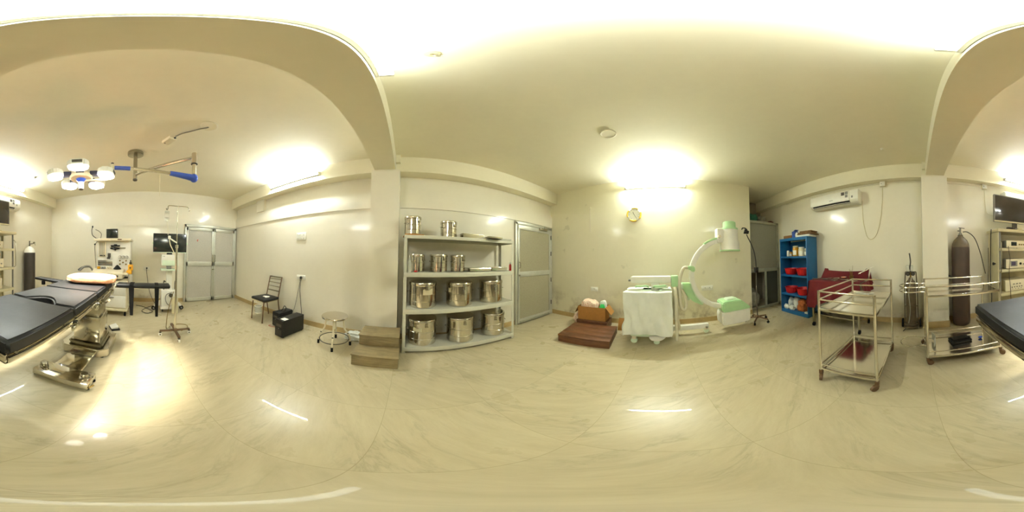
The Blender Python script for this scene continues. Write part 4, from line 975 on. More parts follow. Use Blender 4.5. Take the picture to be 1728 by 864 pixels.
def clothfn(u, v):
    # u along the length, v from the bottom of the front drop, over the top, up over the back rail
    e = (u-0.5)*2
    x = 0.5*(RX0+RX1) - e*0.5*(RX1-RX0)*1.0
    s_ = v*1.30
    fr = 0.40 + 0.05*math.sin(u*9+0.5)
    if u < 0.16: fr += 0.06
    if s_ < fr + 0.0: pass
    if v < 0.36:
        q = v/0.36
        z = 0.90 - (1-q)*fr; y = RY0 + 0.012 + (1-q)*(0.02+0.028*math.sin(u*26+1))
        x += (1-q)*(-e)*0.05
    elif v < 0.76:
        q = (v-0.36)/0.40
        y = RY0 + 0.012 - q*(RY0-RY1-0.08); z = 0.900 + 0.005*noise.noise((x*7, y*7, 2)) + max(0, q-0.82)*0.5
    else:
        q = (v-0.76)/0.24
        y = RY1 + 0.092 - q*0.045
        z = 0.99 + q*0.05 + (0.035 if (u < 0.1 or u > 0.92) else 0.0)*q - 0.02*math.sin(u*PI)*q
    # ends hang down
    if abs(e) > 0.93 and v >= 0.36:
        pass
    return (x, y, z)
b = B(O).sheet(clothfn, 60, 40, 0.004)
def endfn(side):
    x0 = RX1 + 0.012 if side > 0 else RX0 - 0.012
    def fn(u, v):
        y = RY0 + 0.02 - u*(RY0-RY1-0.03)
        top = 0.888 + (0.13*max(0, (u-0.78)/0.22))
        hang = (0.40 + 0.06*math.sin(u*7+1)) if side > 0 else (0.22+0.05*math.sin(u*6))
        z = top - v*hang
        x = x0 + side*(0.012 + v*(0.05 + 0.025*math.sin(u*23+v*2)))
        return (x, y, z)
    return fn
b.sheet(endfn(1), 26, 14, 0.004).sheet(endfn(-1), 26, 14, 0.004)
solo(b, 'drape_cloth', 'maroon', 'maroon cloth draped over the instrument table and its back rail', 'cloth')
def forceps(x, y, a, L, label, spread=0.05, name='forceps'):
    t = thing(name, label, 'forceps', (x, y, 0.911), a)
    for sg in (-1, 1):
        q = B().tube([(-L/2, sg*spread*0.5, 0.006), (-L*0.1, sg*0.006, 0.006), (0, 0, 0.006+0.003*sg), (L/2, -sg*0.004, 0.006)], 0.0055, 6, sm=3)
        q.ring((-L/2-0.017, sg*spread*0.5, 0.006), 0.017, 0.0045, seg=14, rs=6)
        q.out('blade', 'steel', t)
    B().cyl((0, 0, 0.0), (0, 0, 0.013), 0.006, seg=10).out('pivot_screw', 'steel_dull', t)
forceps(1.68, -2.42, 0.25, 0.26, 'steel forceps at the left front corner of the maroon cloth')
forceps(1.45, -2.38, -0.15, 0.26, 'steel forceps next to the left pair on the maroon cloth')
forceps(1.30, -2.48, 0.1, 0.26, 'steel forceps in the middle of the maroon cloth')
forceps(1.08, -2.42, -0.35, 0.22, 'steel forceps on the maroon cloth near the standing rods')
forceps(1.48, -2.57, 0.5, 0.18, 'small steel forceps lying behind the front row on the cloth')
t = thing('kidney_dish', 'small steel dish with pinkish swabs on the maroon cloth', 'dish', (1.27, -2.60, 0.911))
B().lathe([(0, 0), (0.045, 0), (0.06, 0.03), (0.063, 0.031), (0.048, 0.004), (0, 0.004)], seg=24).out('dish', 'steel', t)
B().ell((0, 0, 0.02), (0.035, 0.03, 0.016), 14, 8, 0.3, 3).out('swab', 'pillow', t)
t = thing('instrument_stand', 'brass coloured pot of upright rods on the maroon cloth', 'instrument stand', (1.12, -2.60, 0.911))
B().lathe([(0, 0), (0.035, 0), (0.04, 0.06), (0.036, 0.06), (0.032, 0.006), (0, 0.006)], seg=20).out('pot', 'brass', t)
for k, (dx, dy, hh) in enumerate(((-0.018, 0, 0.24), (0.0, 0.012, 0.17), (0.016, -0.006, 0.15), (0.006, -0.016, 0.12), (0.022, 0.01, 0.18))):
    B().tube([(dx*0.7, dy*0.7, 0.008), (dx*1.5, dy*1.5, hh)], 0.003, 6).out('rod', 'brass', t)
solo(B((0.92, -2.62, 0.95)).tube([(0.99, -2.60, 1.005), (0.82, -2.70, 1.09)], 0.010, 10).tube([(0.82, -2.70, 1.09), (0.765, -2.73, 1.116)], 0.004, 8), 'steel_rod', 'steel', 'steel rod resting slanted on the right corner of the maroon cloth', 'rod')

# ================================================================== TROLLEYS
def trolley(name, O, x0, x1, y0, y1, zt, zb, rails, label, low_h):
    t = thing(name, label, 'trolley', O)
    for (x, y) in ((x0, y0), (x1, y0), (x0, y1), (x1, y1)):
        lg = B(O).cyl((x, y, zb-0.03), (x, y, rails[-1]+0.008), 0.0125, seg=14).out('leg', 'steel', t)
        a = rnd.uniform(0, 2*PI); c, s_ = math.cos(a), math.sin(a)
        cx, cy = x+0.028*c, y+0.028*s_
        B(O).cyl((cx-0.012*s_, cy+0.012*c, 0.037), (cx+0.012*s_, cy-0.012*c, 0.037), 0.036, seg=18).bx(x-0.016, x+0.016, y-0.016, y+0.016, 0.074, zb-0.03, 0.003).box(((x+cx)/2, (y+cy)/2, 0.062), (0.05, 0.034, 0.034), 0.006, rot=(0, 0, a)).out('caster', 'brown_metal', lg)
    for z, nm in ((zt, 'top_shelf'), (zb, 'bottom_shelf')):
        B(O).bx(min(x0, x1)-0.005, max(x0, x1)+0.005, min(y0, y1)-0.005, max(y0, y1)+0.005, z-0.004, z).out(nm, 'steel', t)
        b = B(O)
        b.bx(min(x0, x1)-0.012, max(x0, x1)+0.012, y0-0.009, y0+0.009, z-0.024, z+0.003, 0.003).bx(min(x0, x1)-0.012, max(x0, x1)+0.012, y1-0.009, y1+0.009, z-0.024, z+0.003, 0.003)
        b.bx(x0-0.009, x0+0.009, min(y0, y1), max(y0, y1), z-0.024, z+0.003, 0.003).bx(x1-0.009, x1+0.009, min(y0, y1), max(y0, y1), z-0.024, z+0.003, 0.003)
        b.out('shelf_rim', 'steel', t)
    return t
O = (0.58, -1.55, 0)
x0, x1, y0, y1 = 0.825, 0.325, -1.175, -1.94
t = trolley('steel_trolley', O, x0, x1, y0, y1, 0.865, 0.165, [0.94, 1.02], 'long steel trolley in front of the maroon instrument table', 0.2)
for z in (0.945, 1.02):
    B(O).tube([(x1, y0, z), (x0, y0, z), (x0, y1, z), (x1, y1, z)], 0.0085, 10).out('gallery_rail', 'steel', t)
B(O).tube([(x0, y0, 0.215), (x1, y0, 0.215)], 0.0075, 10).out('lower_rail', 'steel', t)
B(O).tube([(x0, y0, 0.215), (x0, y1, 0.215), (x1, y1, 0.215)], 0.0075, 10).out('lower_rail', 'steel', t)
solo(B((0.66, -1.72, 0.868)).tube([(0.74, -1.84, 0.872), (0.60, -1.80, 0.872), (0.50, -1.70, 0.872)], 0.004, 6, sm=5).tube([(0.52, -1.86, 0.872), (0.64, -1.74, 0.872), (0.75, -1.68, 0.872)], 0.004, 6, sm=5), 'clear_tubing', 'bag', 'clear tubing lying on the top shelf of the long trolley', 'tubing')

O = (-0.50, -1.89, 0)
x0, x1, y0, y1 = -0.085, -0.90, -1.63, -2.16
t = trolley('steel_trolley', O, x0, x1, y0, y1, 0.905, 0.145, [0.99], 'steel trolley with basin rings beside the operating table foot', 0.2)
B(O).tube([(x0, y0, 0.993), (x1, y0, 0.993)], 0.0085, 10).out('gallery_rail', 'steel', t)
B(O).tube([(x0, y1, 0.993), (x1, y1, 0.993)], 0.0085, 10).out('gallery_rail', 'steel', t)
B(O).tube([(x0, y0, 0.205), (x1, y0, 0.205)], 0.0075, 10).out('lower_rail', 'steel', t)
B(O).tube([(x0, y1, 0.205), (x1, y1, 0.205)], 0.0075, 10).out('lower_rail', 'steel', t)
for z in (0.90, 0.955, 0.185):
    B(O).ring((0.075, -1.93, z), 0.145, 0.0065).tube([(x0, -1.80, z), (-0.02, -1.83, z)], 0.006, 8).tube([(x0, -2.06, z), (-0.02, -2.03, z)], 0.006, 8).out('basin_ring', 'steel', t)
t = thing('foot_switch', 'flat black foot switch on the lower shelf of the ring trolley', 'foot switch', (-0.50, -1.93, 0.149), 0.15)
B().bx(-0.13, 0.13, -0.08, 0.08, 0, 0.028, 0.006).out('base', 'black', t)
B().prism([(-0.07, 0.029), (0.06, 0.029), (0.06, 0.06), (-0.07, 0.036)], 'x', -0.11, 0.11, 0.003).out('pedal', 'black', t)
solo(B((-0.76, -1.90, 0.149)).ell((-0.76, -1.90, 0.165), (0.03, 0.022, 0.015), 14, 8, 0.2, 3), 'blue_wrapper', 'blue_arm', 'small blue item beside the black foot switch', 'cap')
solo(B((-0.16, -1.90, 0.149)).sheet(lambda u, v: (-0.16-0.035*math.sin(u*3), -2.0+0.2*u, 0.164+v*0.11+0.01*math.sin(u*11)), 16, 6, 0.004), 'white_liner', 'bag', 'white plastic liner standing at the ring end of the lower shelf', 'liner')

# ================================================================== GAS CYLINDERS
def valve(b, c, z, s_=1.0):
    return b
x, y = -0.755, -2.775
O = (x, y, 0)
t = thing('gas_cylinder', 'tall grey brown gas cylinder chained beside the back pillar', 'gas cylinder', O, 0, 'gas cylinders')
B(O).lathe([(0, 0.002), (0.12, 0.002), (0.150, 0.03), (0.158, 0.08), (0.160, 1.36), (0.157, 1.43)], O, 40).out('body', 'cyl_brown', t)
B(O).lathe([(0.157, 1.43), (0.148, 1.49), (0.12, 1.55), (0.07, 1.60), (0.045, 1.625), (0.045, 1.645), (0, 1.645)], O, 40).out('shoulder', 'cyl_old', t)
B(O).lathe([(0, 1.645), (0.035, 1.645), (0.030, 1.67), (0.016, 1.69), (0.016, 1.765), (0, 1.765)], O, 20).cyl((x, y, 1.72), (x+0.05, y, 1.72), 0.011, seg=10).out('valve', 'grey', t)
B(O).cyl((x-0.075, y+0.01, 1.765), (x+0.03, y+0.01, 1.775), 0.006, seg=8).out('valve_key', 'grille', t)
solo(B((x, -2.87, 0.9)).tube([(x+0.20, -2.955, 0.915), (x+0.175, -2.80, 0.915), (x+0.12, -2.65, 0.915), (x, -2.604, 0.915), (x-0.12, -2.65, 0.915), (x-0.175, -2.80, 0.915), (x-0.20, -2.955, 0.915)], 0.014, 8, sm=5), 'wall_clamp', 'grille', 'dark clamp band holding the tall grey brown cylinder', 'clamp')
cord([(x-0.04, y+0.02, 1.70), (x-0.12, y+0.06, 1.69), (x-0.24, y+0.08, 1.58), (x-0.36, y+0.04, 1.32), (x-0.45, y-0.02, 1.06), (x-0.50, y-0.06, 0.93)], 0.008, 'cable', 'dark gas hose hanging from the tall cylinder towards the equipment rack', 'gas_hose', cat='hose')
x, y = -3.10, -2.80
O = (x, y, 0)
t = thing('gas_cylinder', 'black gas cylinder with white shoulder in the far corner', 'gas cylinder', O, 0, 'gas cylinders')
B(O).lathe([(0, 0.002), (0.11, 0.002), (0.138, 0.03), (0.145, 0.08), (0.145, 1.315), (0, 1.315)], O, 40).out('body', 'cyl_black', t)
B(O).lathe([(0.145, 1.316), (0.138, 1.37), (0.10, 1.43), (0.05, 1.465), (0.04, 1.48), (0, 1.48)], O, 40).out('shoulder', 'white', t)
B(O).lathe([(0, 1.48), (0.028, 1.48), (0.024, 1.50), (0.014, 1.515), (0.014, 1.60), (0.02, 1.605), (0.02, 1.615), (0, 1.615)], O, 16).cyl((x, y, 1.53), (x-0.08, y+0.05, 1.55), 0.010, seg=10).out('valve', 'grille', t)
B(O).tube([(x-0.08, y+0.05, 1.55), (x-0.12, y+0.07, 1.55), (x-0.13, y+0.075, 1.50)], 0.008, 8, sm=3).cyl((x-0.10, y+0.05, 1.57), (x-0.10, y+0.085, 1.57), 0.025, seg=14).out('regulator', 'steel_dull', t)

O = (0.12, -2.72, 0)
x, y = 0.12, -2.72
t = thing('cylinder_cart', 'worn small gas cylinder with gauges on a two wheeled cart', 'cylinder cart', O)
B(O).lathe([(0, 0.06), (0.07, 0.06), (0.085, 0.08), (0.088, 0.12), (0.088, 0.80), (0.075, 0.86), (0.04, 0.90), (0.03, 0.93), (0, 0.93)], O, 28).out('cylinder', 'cyl_old', t)
fr = B(O)
for s_ in (-1, 1): fr.tube([(x+s_*0.11, y-0.02, 0.06), (x+s_*0.11, y-0.04, 0.7), (x+s_*0.09, y-0.05, 1.02)], 0.010, 8)
for z in (0.10, 0.45, 0.78): fr.tube([(x-0.11, y-0.03, z), (x-0.10, y+0.06, z), (x, y+0.098, z), (x+0.10, y+0.06, z), (x+0.11, y-0.03, z)], 0.008, 8, sm=3)
fr.tube([(x-0.09, y-0.05, 1.02), (x+0.09, y-0.05, 1.02)], 0.010, 8)
fr.bx(x-0.11, x+0.11, y-0.05, y+0.11, 0.04, 0.055, 0.003)
fr.out('cart_frame', 'cyl_old', t)
for s_ in (-1, 1):
    B(O).cyl((x+s_*0.135, y-0.05, 0.086), (x+s_*0.165, y-0.05, 0.086), 0.085, seg=28, bev=0.006).out('wheel', 'rubber', t)
B(O).tube([(x-0.15, y-0.05, 0.086), (x+0.15, y-0.05, 0.086)], 0.008, 8).out('axle', 'grille', t)
B(O).tube([(x+0.08, y+0.10, 0.05), (x+0.13, y+0.16, 0.012)], 0.008, 8).out('stand_foot', 'grille', t)
B(O).cyl((x, y, 0.93), (x, y, 1.02), 0.016, seg=12).cyl((x-0.055, y+0.01, 0.985), (x+0.06, y+0.01, 0.985), 0.010, seg=10).out('valve', 'brass', t)
for s_ in (-1, 1):
    g = B(O).cyl((x+s_*0.042, y+0.02, 1.0), (x+s_*0.042, y+0.055, 1.0), 0.034, seg=24, bev=0.004).out('gauge', 'black', t)
    B(O).cyl((x+s_*0.042, y+0.055, 1.0), (x+s_*0.042, y+0.057, 1.0), 0.024, seg=20).out('gauge_dial', 'grille', g)
B(O).bx(x-0.045, x+0.075, y-0.01, y+0.02, 1.04, 1.14, 0.012).out('humidifier', 'clear', t)
B(O).tube([(x, y, 1.02), (x+0.01, y+0.02, 1.10), (x-0.005, y+0.03, 1.2), (x+0.012, y+0.01, 1.34)], 0.011, 8, sm=4).out('hose_end', 'grille', t)
B(O).tube([(x-0.02, y+0.10, 0.95), (x+0.03, y+0.115, 0.7), (x+0.01, y+0.115, 0.4), (x+0.04, y+0.12, 0.15)], 0.005, 8, sm=5).out('oxygen_tube', 'clear', t)

# ================================================================== EQUIPMENT RACK WITH TELEVISION
KX0, KX1, KY0, KY1 = -1.34, -2.27, -2.45, -2.88
O = (-1.80, -2.66, 0)
t = rack = thing('equipment_rack', 'beige equipment rack with five shelves under the television', 'equipment rack', O)
B(O).bx(KX0-0.022, KX0, KY1, KY0-0.03, 0.10, 1.69, 0.004).out('side_panel', 'beige', t)
B(O).bx(KX1, KX1+0.022, KY1, KY1+0.06, 0.10, 1.69, 0.004).out('rear_post', 'beige', t)
B(O).bx(KX1, KX1+0.02, KY0-0.08, KY0-0.045, 0.10, 1.69, 0.004).out('front_post', 'grey', t)
B(O).bx(KX0-0.06, KX0-0.024, KY0-0.07, KY0-0.03, 0.10, 1.69, 0.004).out('front_post', 'grey', t)
B(O).bx(KX0+0.02, KX1-0.03, KY1-0.03, KY0+0.015, 1.692, 1.745, 0.006).out('top_shelf', 'beige', t)
KT = [0.16, 0.60, 1.03, 1.405]
for z in KT: B(O).bx(KX0-0.024, KX1+0.024, KY1, KY0, z-0.05, z, 0.005).out('shelf_board', 'beige', t)
B(O).tube([(KX0-0.03, KY0+0.005, 0.98), (KX0-0.03, KY0+0.035, 1.0), (KX0-0.03, KY0+0.035, 1.5), (KX0-0.03, KY0+0.005, 1.52)], 0.010, 8).out('grab_handle', 'steel', t)
B(O).tube([(KX1+0.0, KY0-0.045, 1.02), (KX1-0.03, KY0-0.02, 1.05), (KX1-0.03, KY0-0.02, 1.55), (KX1, KY0-0.045, 1.58)], 0.010, 8).out('grab_handle', 'steel', t)
for xx in (KX0-0.05, KX1+0.05):
    for yy in (KY0-0.06, KY1+0.06):
        B(O).cyl((xx-0.014, yy, 0.046), (xx+0.014, yy, 0.046), 0.045, seg=18).bx(xx-0.015, xx+0.015, yy-0.015, yy+0.015, 0.05, 0.112, 0.003).out('caster', 'rubber', t)
B(O).bx(KX0-0.02, KX1+0.024, KY1+0.001, KY1+0.008, 0.10, 1.0).out('back_plate', 'beige', t)

t = thing('television', 'flat television on top of the beige equipment rack', 'television', (-1.775, -2.60, 1.747), PI)
B().bx(-0.20, 0.20, -0.09, 0.10, 0.0005, 0.016, 0.005).out('stand_base', 'grille', t)
B().bx(-0.05, 0.05, -0.01, 0.03, 0.015, 0.17, 0.005).out('stand_neck', 'grille', t)
B().bx(-0.455, 0.455, -0.025, 0.025, 0.142, 0.67, 0.008).out('bezel', 'grey', t)
B().bx(-0.435, 0.435, -0.0275, -0.024, 0.175, 0.652, 0.001).out('screen', 'screen_tv', t)
B().bx(-0.455, 0.455, -0.027, -0.02, 0.144, 0.170, 0.002).out('lower_trim', 'beige', t)

def device(x0, x1, y0, y1, z0, h, label, body, fn):
    O = ((x0+x1)/2, y0, z0)
    t = thing('medical_device', label, 'medical device', O)
    B(O).bx(x0, x1, y1, y0-0.012, z0+0.012, z0+h, 0.006).out('case', body, t)
    B(O).bx(x0-0.004, x1+0.004, y0-0.014, y0, z0+0.008, z0+h+0.003, 0.006).out('front_panel', 'cream', t)
    for xx in (x0-0.04, x1+0.04):
        for yy in (y0-0.04, y1+0.04): B(O).cyl((xx, yy, z0+0.001), (xx, yy, z0+0.013), 0.012, seg=10).out('foot', 'rubber', t)
    fn(t, O, y0)
    return t
def f1(t, O, y):
    B(O).bx(-1.60, -1.72, y, y+0.003, KT[3]+0.045, KT[3]+0.115, 0.001).out('display', 'screen', t)
    for k in range(3): B(O).cyl((-1.78-0.05*k, y, KT[3]+0.07), (-1.78-0.05*k, y+0.014, KT[3]+0.07), 0.013, seg=14).out('knob', 'brass', t)
device(-1.50, -1.97, -2.462, -2.80, KT[3]+0.001, 0.135, 'pale device with a dark display on the highest rack shelf', 'grey', f1)
def f2(t, O, y):
    B(O).bx(-1.585, -1.735, y, y+0.003, KT[2]+0.045, KT[2]+0.145, 0.001).out('display_frame', 'grey', t)
    B(O).bx(-1.605, -1.695, y+0.003, y+0.005, KT[2]+0.062, KT[2]+0.13, 0.0005).out('display', 'lcd', t)
    B(O).cyl((-1.80, y, KT[2]+0.09), (-1.80, y+0.02, KT[2]+0.09), 0.022, seg=18).out('knob', 'black', t)
    for k in range(2): B(O).cyl((-1.87-0.05*k, y, KT[2]+0.08), (-1.87-0.05*k, y+0.012, KT[2]+0.08), 0.014, seg=14).out('socket', 'grey', t)
device(-1.49, -1.985, -2.462, -2.80, KT[2]+0.001, 0.175, 'white device with purple display and black knob on the second rack shelf', 'grey', f2)
def f3(t, O, y):
    for k in range(3): B(O).bx(-1.66-0.07*k, -1.70-0.07*k, y, y+0.004, KT[1]+0.13, KT[1]+0.145, 0.001).out('slider', 'grille', t)
    for k in range(5): B(O).cyl((-1.64-0.055*k, y, KT[1]+0.08), (-1.64-0.055*k, y+0.008, KT[1]+0.08), 0.010, seg=12).out('button', 'grille', t)
    for k in range(4): B(O).cyl((-1.65-0.065*k, y, KT[1]+0.045), (-1.65-0.065*k, y+0.006, KT[1]+0.045), 0.007, seg=12).out('jack', 'grey', t)
device(-1.50, -1.975, -2.50, -2.84, KT[1]+0.001, 0.215, 'large beige box with rows of black buttons on the third rack shelf', 'beige', f3)
t = thing('suction_tray', 'pale flat unit on the lowest rack shelf', 'medical device', (-1.75, -2.62, KT[0]+0.001))
B().bx(-0.25, 0.25, -0.15, 0.14, 0.0, 0.09, 0.008).out('case', 'beige', t)
B().bx(-0.24, 0.24, 0.138, 0.146, 0.01, 0.08, 0.003).out('front_panel', 'cream', t)
t = thing('video_box', 'small dark box in front of the television stand', 'box', (-1.58, -2.468, 1.747))
B().bx(-0.06, 0.06, -0.03, 0.025, 0.0005, 0.035, 0.004).out('case', 'grille', t)
B().bx(-0.05, 0.05, 0.0245, 0.028, 0.008, 0.028, 0.001).out('front_plate', 'black', t)
t = thing('camera_coil', 'white coiled lead and plug on the rack top under the television', 'lead', (-1.80, -2.47, 1.747))
B().tube([(0.06*math.cos(k*0.7)*(1-0.01*k), 0.02*math.sin(k*0.7), 0.008+0.0012*k) for k in range(22)], 0.006, 8, sm=3).out('coil', 'cable_white', t)
B().cyl((0.07, 0.0, 0.014), (0.115, 0.01, 0.014), 0.010, seg=12).out('lead_plug', 'grey', t)
cord([(-1.30, -2.66, 1.752), (-1.285, -2.64, 1.70), (-1.29, -2.66, 1.60), (-1.30, -2.70, 1.2), (-1.285, -2.68, 0.9), (-1.30, -2.66, 0.5), (-1.29, -2.70, 0.2)], 0.010, 'cable', 'thick dark cable hanging down the rack side from the top')
cord([(-1.305, -2.80, 1.42), (-1.30, -2.79, 1.20), (-1.30, -2.80, 1.0), (-1.30, -2.82, 0.7)], 0.007, 'cable', 'second dark cable hanging on the rack side')
B((-1.80, -2.66, 0)).cyl((-1.34, -2.58, 1.13), (-1.31, -2.58, 1.13), 0.012, seg=12).cyl((-1.31, -2.58, 1.13), (-1.29, -2.58, 1.13), 0.026, seg=18).out('side_knob', 'black', rack)
cord([(-1.52, -2.43, 1.44), (-1.53, -2.425, 1.33), (-1.55, -2.425, 1.2), (-1.53, -2.425, 0.95), (-1.56, -2.43, 0.70), (-1.57, -2.43, 0.45), (-1.60, -2.43, 0.27)], 0.006, 'cable', 'dark lead hanging across the rack front between its devices')

# ================================================================== OPERATING TABLE
O = (-1.85, -0.72, 0)
t = thing('operating_table', 'black padded operating table on a steel pedestal under the surgical light', 'operating table', O)
PY0, PY1 = -1.065, -0.46
ZP = 0.97
def pad(x0, x1, name, notch=0.0, y0=PY0, y1=PY1, th=0.082):
    b = B(O)
    poly = [(x0, y0), (x1, y0), (x1, y1), (x0, y1)]
    if notch:
        yc = (y0+y1)/2; w = notch
        arc = [(x1 - 0.13*math.sin(math.pi*k/10), yc - w + 2*w*k/10) for k in range(11)]
        poly = [(x0, y0), (x1, y0)] + arc + [(x1, y1), (x0, y1)]
    b.prism(poly, 'z', ZP-th, ZP, 0.016, 3)
    return b.out(name, 'leather', t, 60)
pad(-0.935, -0.385, 'leg_pad')
pad(-1.42, -0.945, 'seat_pad', 0.14)
pad(-2.02, -1.43, 'back_pad')
pad(-2.34, -2.03, 'head_pad', 0.0, -0.95, -0.54, 0.06)
for x0, x1 in ((-0.93, -0.40), (-1.415, -0.95), (-2.33, -1.435)):
    B(O).bx(x0, x1, PY0+0.03, PY1-0.03, 0.862, 0.886, 0.004).out('pad_plate', 'steel_dull', t)
for y in (PY0+0.012, PY1-0.012):
    sg = 1 if y > -0.7 else -1
    for x0, x1 in ((-0.93, -0.40), (-1.41, -0.96), (-2.02, -1.44)):
        r = B(O).bx(x0, x1, y-0.005, y+0.005, 0.838, 0.870, 0.003).out('side_rail', 'steel', t)
        for xx in (x0+0.06, x1-0.06): B(O).cyl((xx, y-sg*0.035, 0.855), (xx, y, 0.855), 0.010, seg=10).out('rail_post', 'steel', r)
B(O).bx(-0.93, -0.40, PY1-0.085, PY1-0.03, 0.815, 0.86, 0.006).bx(-0.93, -0.40, PY0+0.03, PY0+0.085, 0.815, 0.86, 0.006).bx(-0.43, -0.40, PY0+0.03, PY1-0.03, 0.815, 0.86, 0.006).out('leg_frame', 'steel_dull', t)
B(O).bx(-0.402, -0.388, PY0+0.02, PY1-0.02, 0.84, 0.885, 0.003).out('end_bar', 'steel', t)
B(O).bx(-2.32, -0.95, PY0+0.05, PY1-0.05, 0.79, 0.86, 0.008).out('table_frame', 'steel_dull', t)
for xx in (-0.965, -1.42, -2.03):
    for y in (PY0+0.0, PY1-0.0):
        B(O).cyl((xx, y-0.018, 0.842), (xx, y+0.018, 0.842), 0.024, seg=16, bev=0.003).bx(xx-0.012, xx+0.05, y-0.012, y+0.012, 0.80, 0.836, 0.004).out('hinge_clamp', 'chrome', t)
B(O).tube([(-1.52, PY1+0.005, 0.83), (-1.62, PY1+0.02, 0.80), (-1.72, PY1+0.02, 0.79)], 0.009, 8).out('tilt_lever', 'chrome', t)
B(O).cyl((-1.72, PY1+0.02, 0.79), (-1.79, PY1+0.02, 0.785), 0.016, seg=12, bev=0.003).out('lever_knob', 'cream', t)
# pedestal
B(O).bx(-2.06, -1.74, -0.86, -0.53, 0.16, 0.56, 0.008).out('lower_column', 'steel', t)
B(O).bx(-2.04, -1.76, -0.84, -0.55, 0.55, 0.76, 0.006).out('upper_column', 'steel_dull', t)
B(O).bx(-2.10, -1.70, -0.90, -0.50, 0.75, 0.80, 0.008).out('column_head', 'steel_dull', t)
base = [(-1.66, -0.95), (-1.66, -0.53), (-1.74, -0.43), (-2.20, -0.43), (-2.26, -0.53), (-2.26, -0.95), (-2.18, -1.02), (-1.74, -1.02)]
B(O).prism(base, 'z', 0.015, 0.135, 0.008).out('base_block', 'steel', t)
B(O).prism([(-1.72, -0.92), (-1.72, -0.50), (-2.14, -0.50), (-2.14, -0.92)], 'z', 0.136, 0.20, 0.02).out('base_cover', 'steel_dull', t)
B(O).bx(-1.67, -1.27, -0.84, -0.56, 0.030, 0.088, 0.006).out('base_neck', 'steel', t)
B(O).bx(-1.285, -1.085, -0.945, -0.42, 0.018, 0.098, 0.008).out('foot_bar', 'steel', t)
for (x, y) in ((-1.185, -0.885), (-1.185, -0.485)):
    k = B(O).lathe([(0, 0.099), (0.042, 0.099), (0.044, 0.108), (0.03, 0.115), (0.03, 0.128), (0.036, 0.132), (0.036, 0.155), (0.03, 0.162), (0, 0.162)], (x, y, 0), 28).out('levelling_knob', 'steel_dull', t)
for (x, y) in ((-1.12, -0.93), (-1.12, -0.435), (-1.25, -0.93), (-1.25, -0.435), (-2.2, -0.93), (-2.2, -0.5), (-1.72, -0.5)):
    B(O).cyl((x, y, 0.001), (x, y, 0.020), 0.022, seg=14).out('rubber_foot', 'rubber', t)
B(O).cyl((-1.10, -0.415, 0.045), (-1.15, -0.395, 0.045), 0.010, seg=10).out('brake_pin', 'brass', t)
# arm boards with hanging straps
ab = B(O).box((-2.20, -0.075, 0.893), (0.17, 0.72, 0.052), 0.018, seg=3).out('arm_board', 'leather', t)
B(O).bx(-2.22, -2.18, -0.46, -0.10, 0.85, 0.868, 0.004).out('arm_bracket', 'steel', ab)
for yy, w, zz in ((-0.225, 0.06, 0.485), (0.105, 0.05, 0.475)):
    B(O).prism([(yy-w*0.6, 0.90), (yy+w*0.6, 0.90), (yy+w*0.45, zz), (yy-w*0.25, zz)], 'x', -2.108, -2.096, 0.003).bx(-2.29, -2.10, yy-w*0.5, yy+w*0.5, 0.917, 0.921, 0.001).out('arm_strap', 'rubber', ab)
ab = B(O).box((-1.82, -1.29, 0.955), (0.12, 0.46, 0.035), 0.014, rot=(0, 0, -0.16), seg=3).out('arm_board', 'leather', t)
B(O).bx(-1.83, -1.79, -1.22, -1.06, 0.915, 0.937, 0.004).out('arm_bracket', 'steel', ab)
B(O).bx(-1.80, -1.76, -1.37, -1.33, 0.885, 0.94, 0.004).out('arm_strap', 'rubber', ab)
solo(B((-1.86, -0.68, ZP+0.002)).ell((-1.86, -0.68, ZP+0.052), (0.19, 0.30, 0.05), 40, 20, 0.05, 4.0, 0.10, 0.62, 3), 'pillow', 'pillow', 'salmon patterned pillow at the head end of the operating table', 'pillow')
t = thing('foot_pedal', 'black foot pedal lying on the floor behind the table pedestal', 'foot pedal', (-2.60, -0.55, 0), 0.5)
B().bx(-0.10, 0.10, -0.07, 0.07, 0.001, 0.03, 0.006).out('base', 'black', t)
B().prism([(-0.065, 0.031), (0.05, 0.031), (0.05, 0.075), (-0.065, 0.042)], 'x', -0.075, 0.075, 0.004).out('pedal', 'white', t)

# ================================================================== IV STAND
O = (-2.42, 0.41, 0)
t = thing('iv_stand', 'steel drip stand on a brown cross base with four white casters', 'drip stand', O)
x, y = O[0], O[1]
for k, L in enumerate((0.25, 0.22, 0.25, 0.22)):
    a = math.radians(4 + 90*k); c, s_ = math.cos(a), math.sin(a)
    lg = B(O).box((x+c*L/2+c*0.012, y+s_*L/2+s_*0.012, 0.098), (L, 0.042, 0.024), 0.005, rot=(0, 0, a)).out('leg', 'brown_metal', t)
    cx, cy = x+c*(L-0.015)+0.02*c, y+s_*(L-0.015)+0.02*s_
    B(O).cyl((cx-s_*0.013, cy+c*0.013, 0.031), (cx+s_*0.013, cy-c*0.013, 0.031), 0.030, seg=20, bev=0.004).out('caster', 'white', lg)
    B(O).cyl((cx-s_*0.016, cy+c*0.016, 0.031), (cx+s_*0.016, cy-c*0.016, 0.031), 0.012, seg=12).cyl((cx, cy, 0.055), (cx, cy, 0.088), 0.010, seg=8).bx(cx-0.017, cx+0.017, cy-0.017, cy+0.017, 0.062, 0.074, 0.003).out('caster_fork', 'grille', lg)
B(O).cyl((x, y, 0.085), (x, y, 0.12), 0.034, seg=18).out('hub', 'brown_metal', t)
B(O).cyl((x, y, 0.11), (x, y, 1.44), 0.0155, seg=16).out('lower_pole', 'steel', t)
B(O).cyl((x, y, 1.42), (x, y, 1.47), 0.024, seg=16, bev=0.003).cyl((x, y, 1.445), (x+0.05, y, 1.445), 0.008, seg=8).out('height_clamp', 'chrome', t)
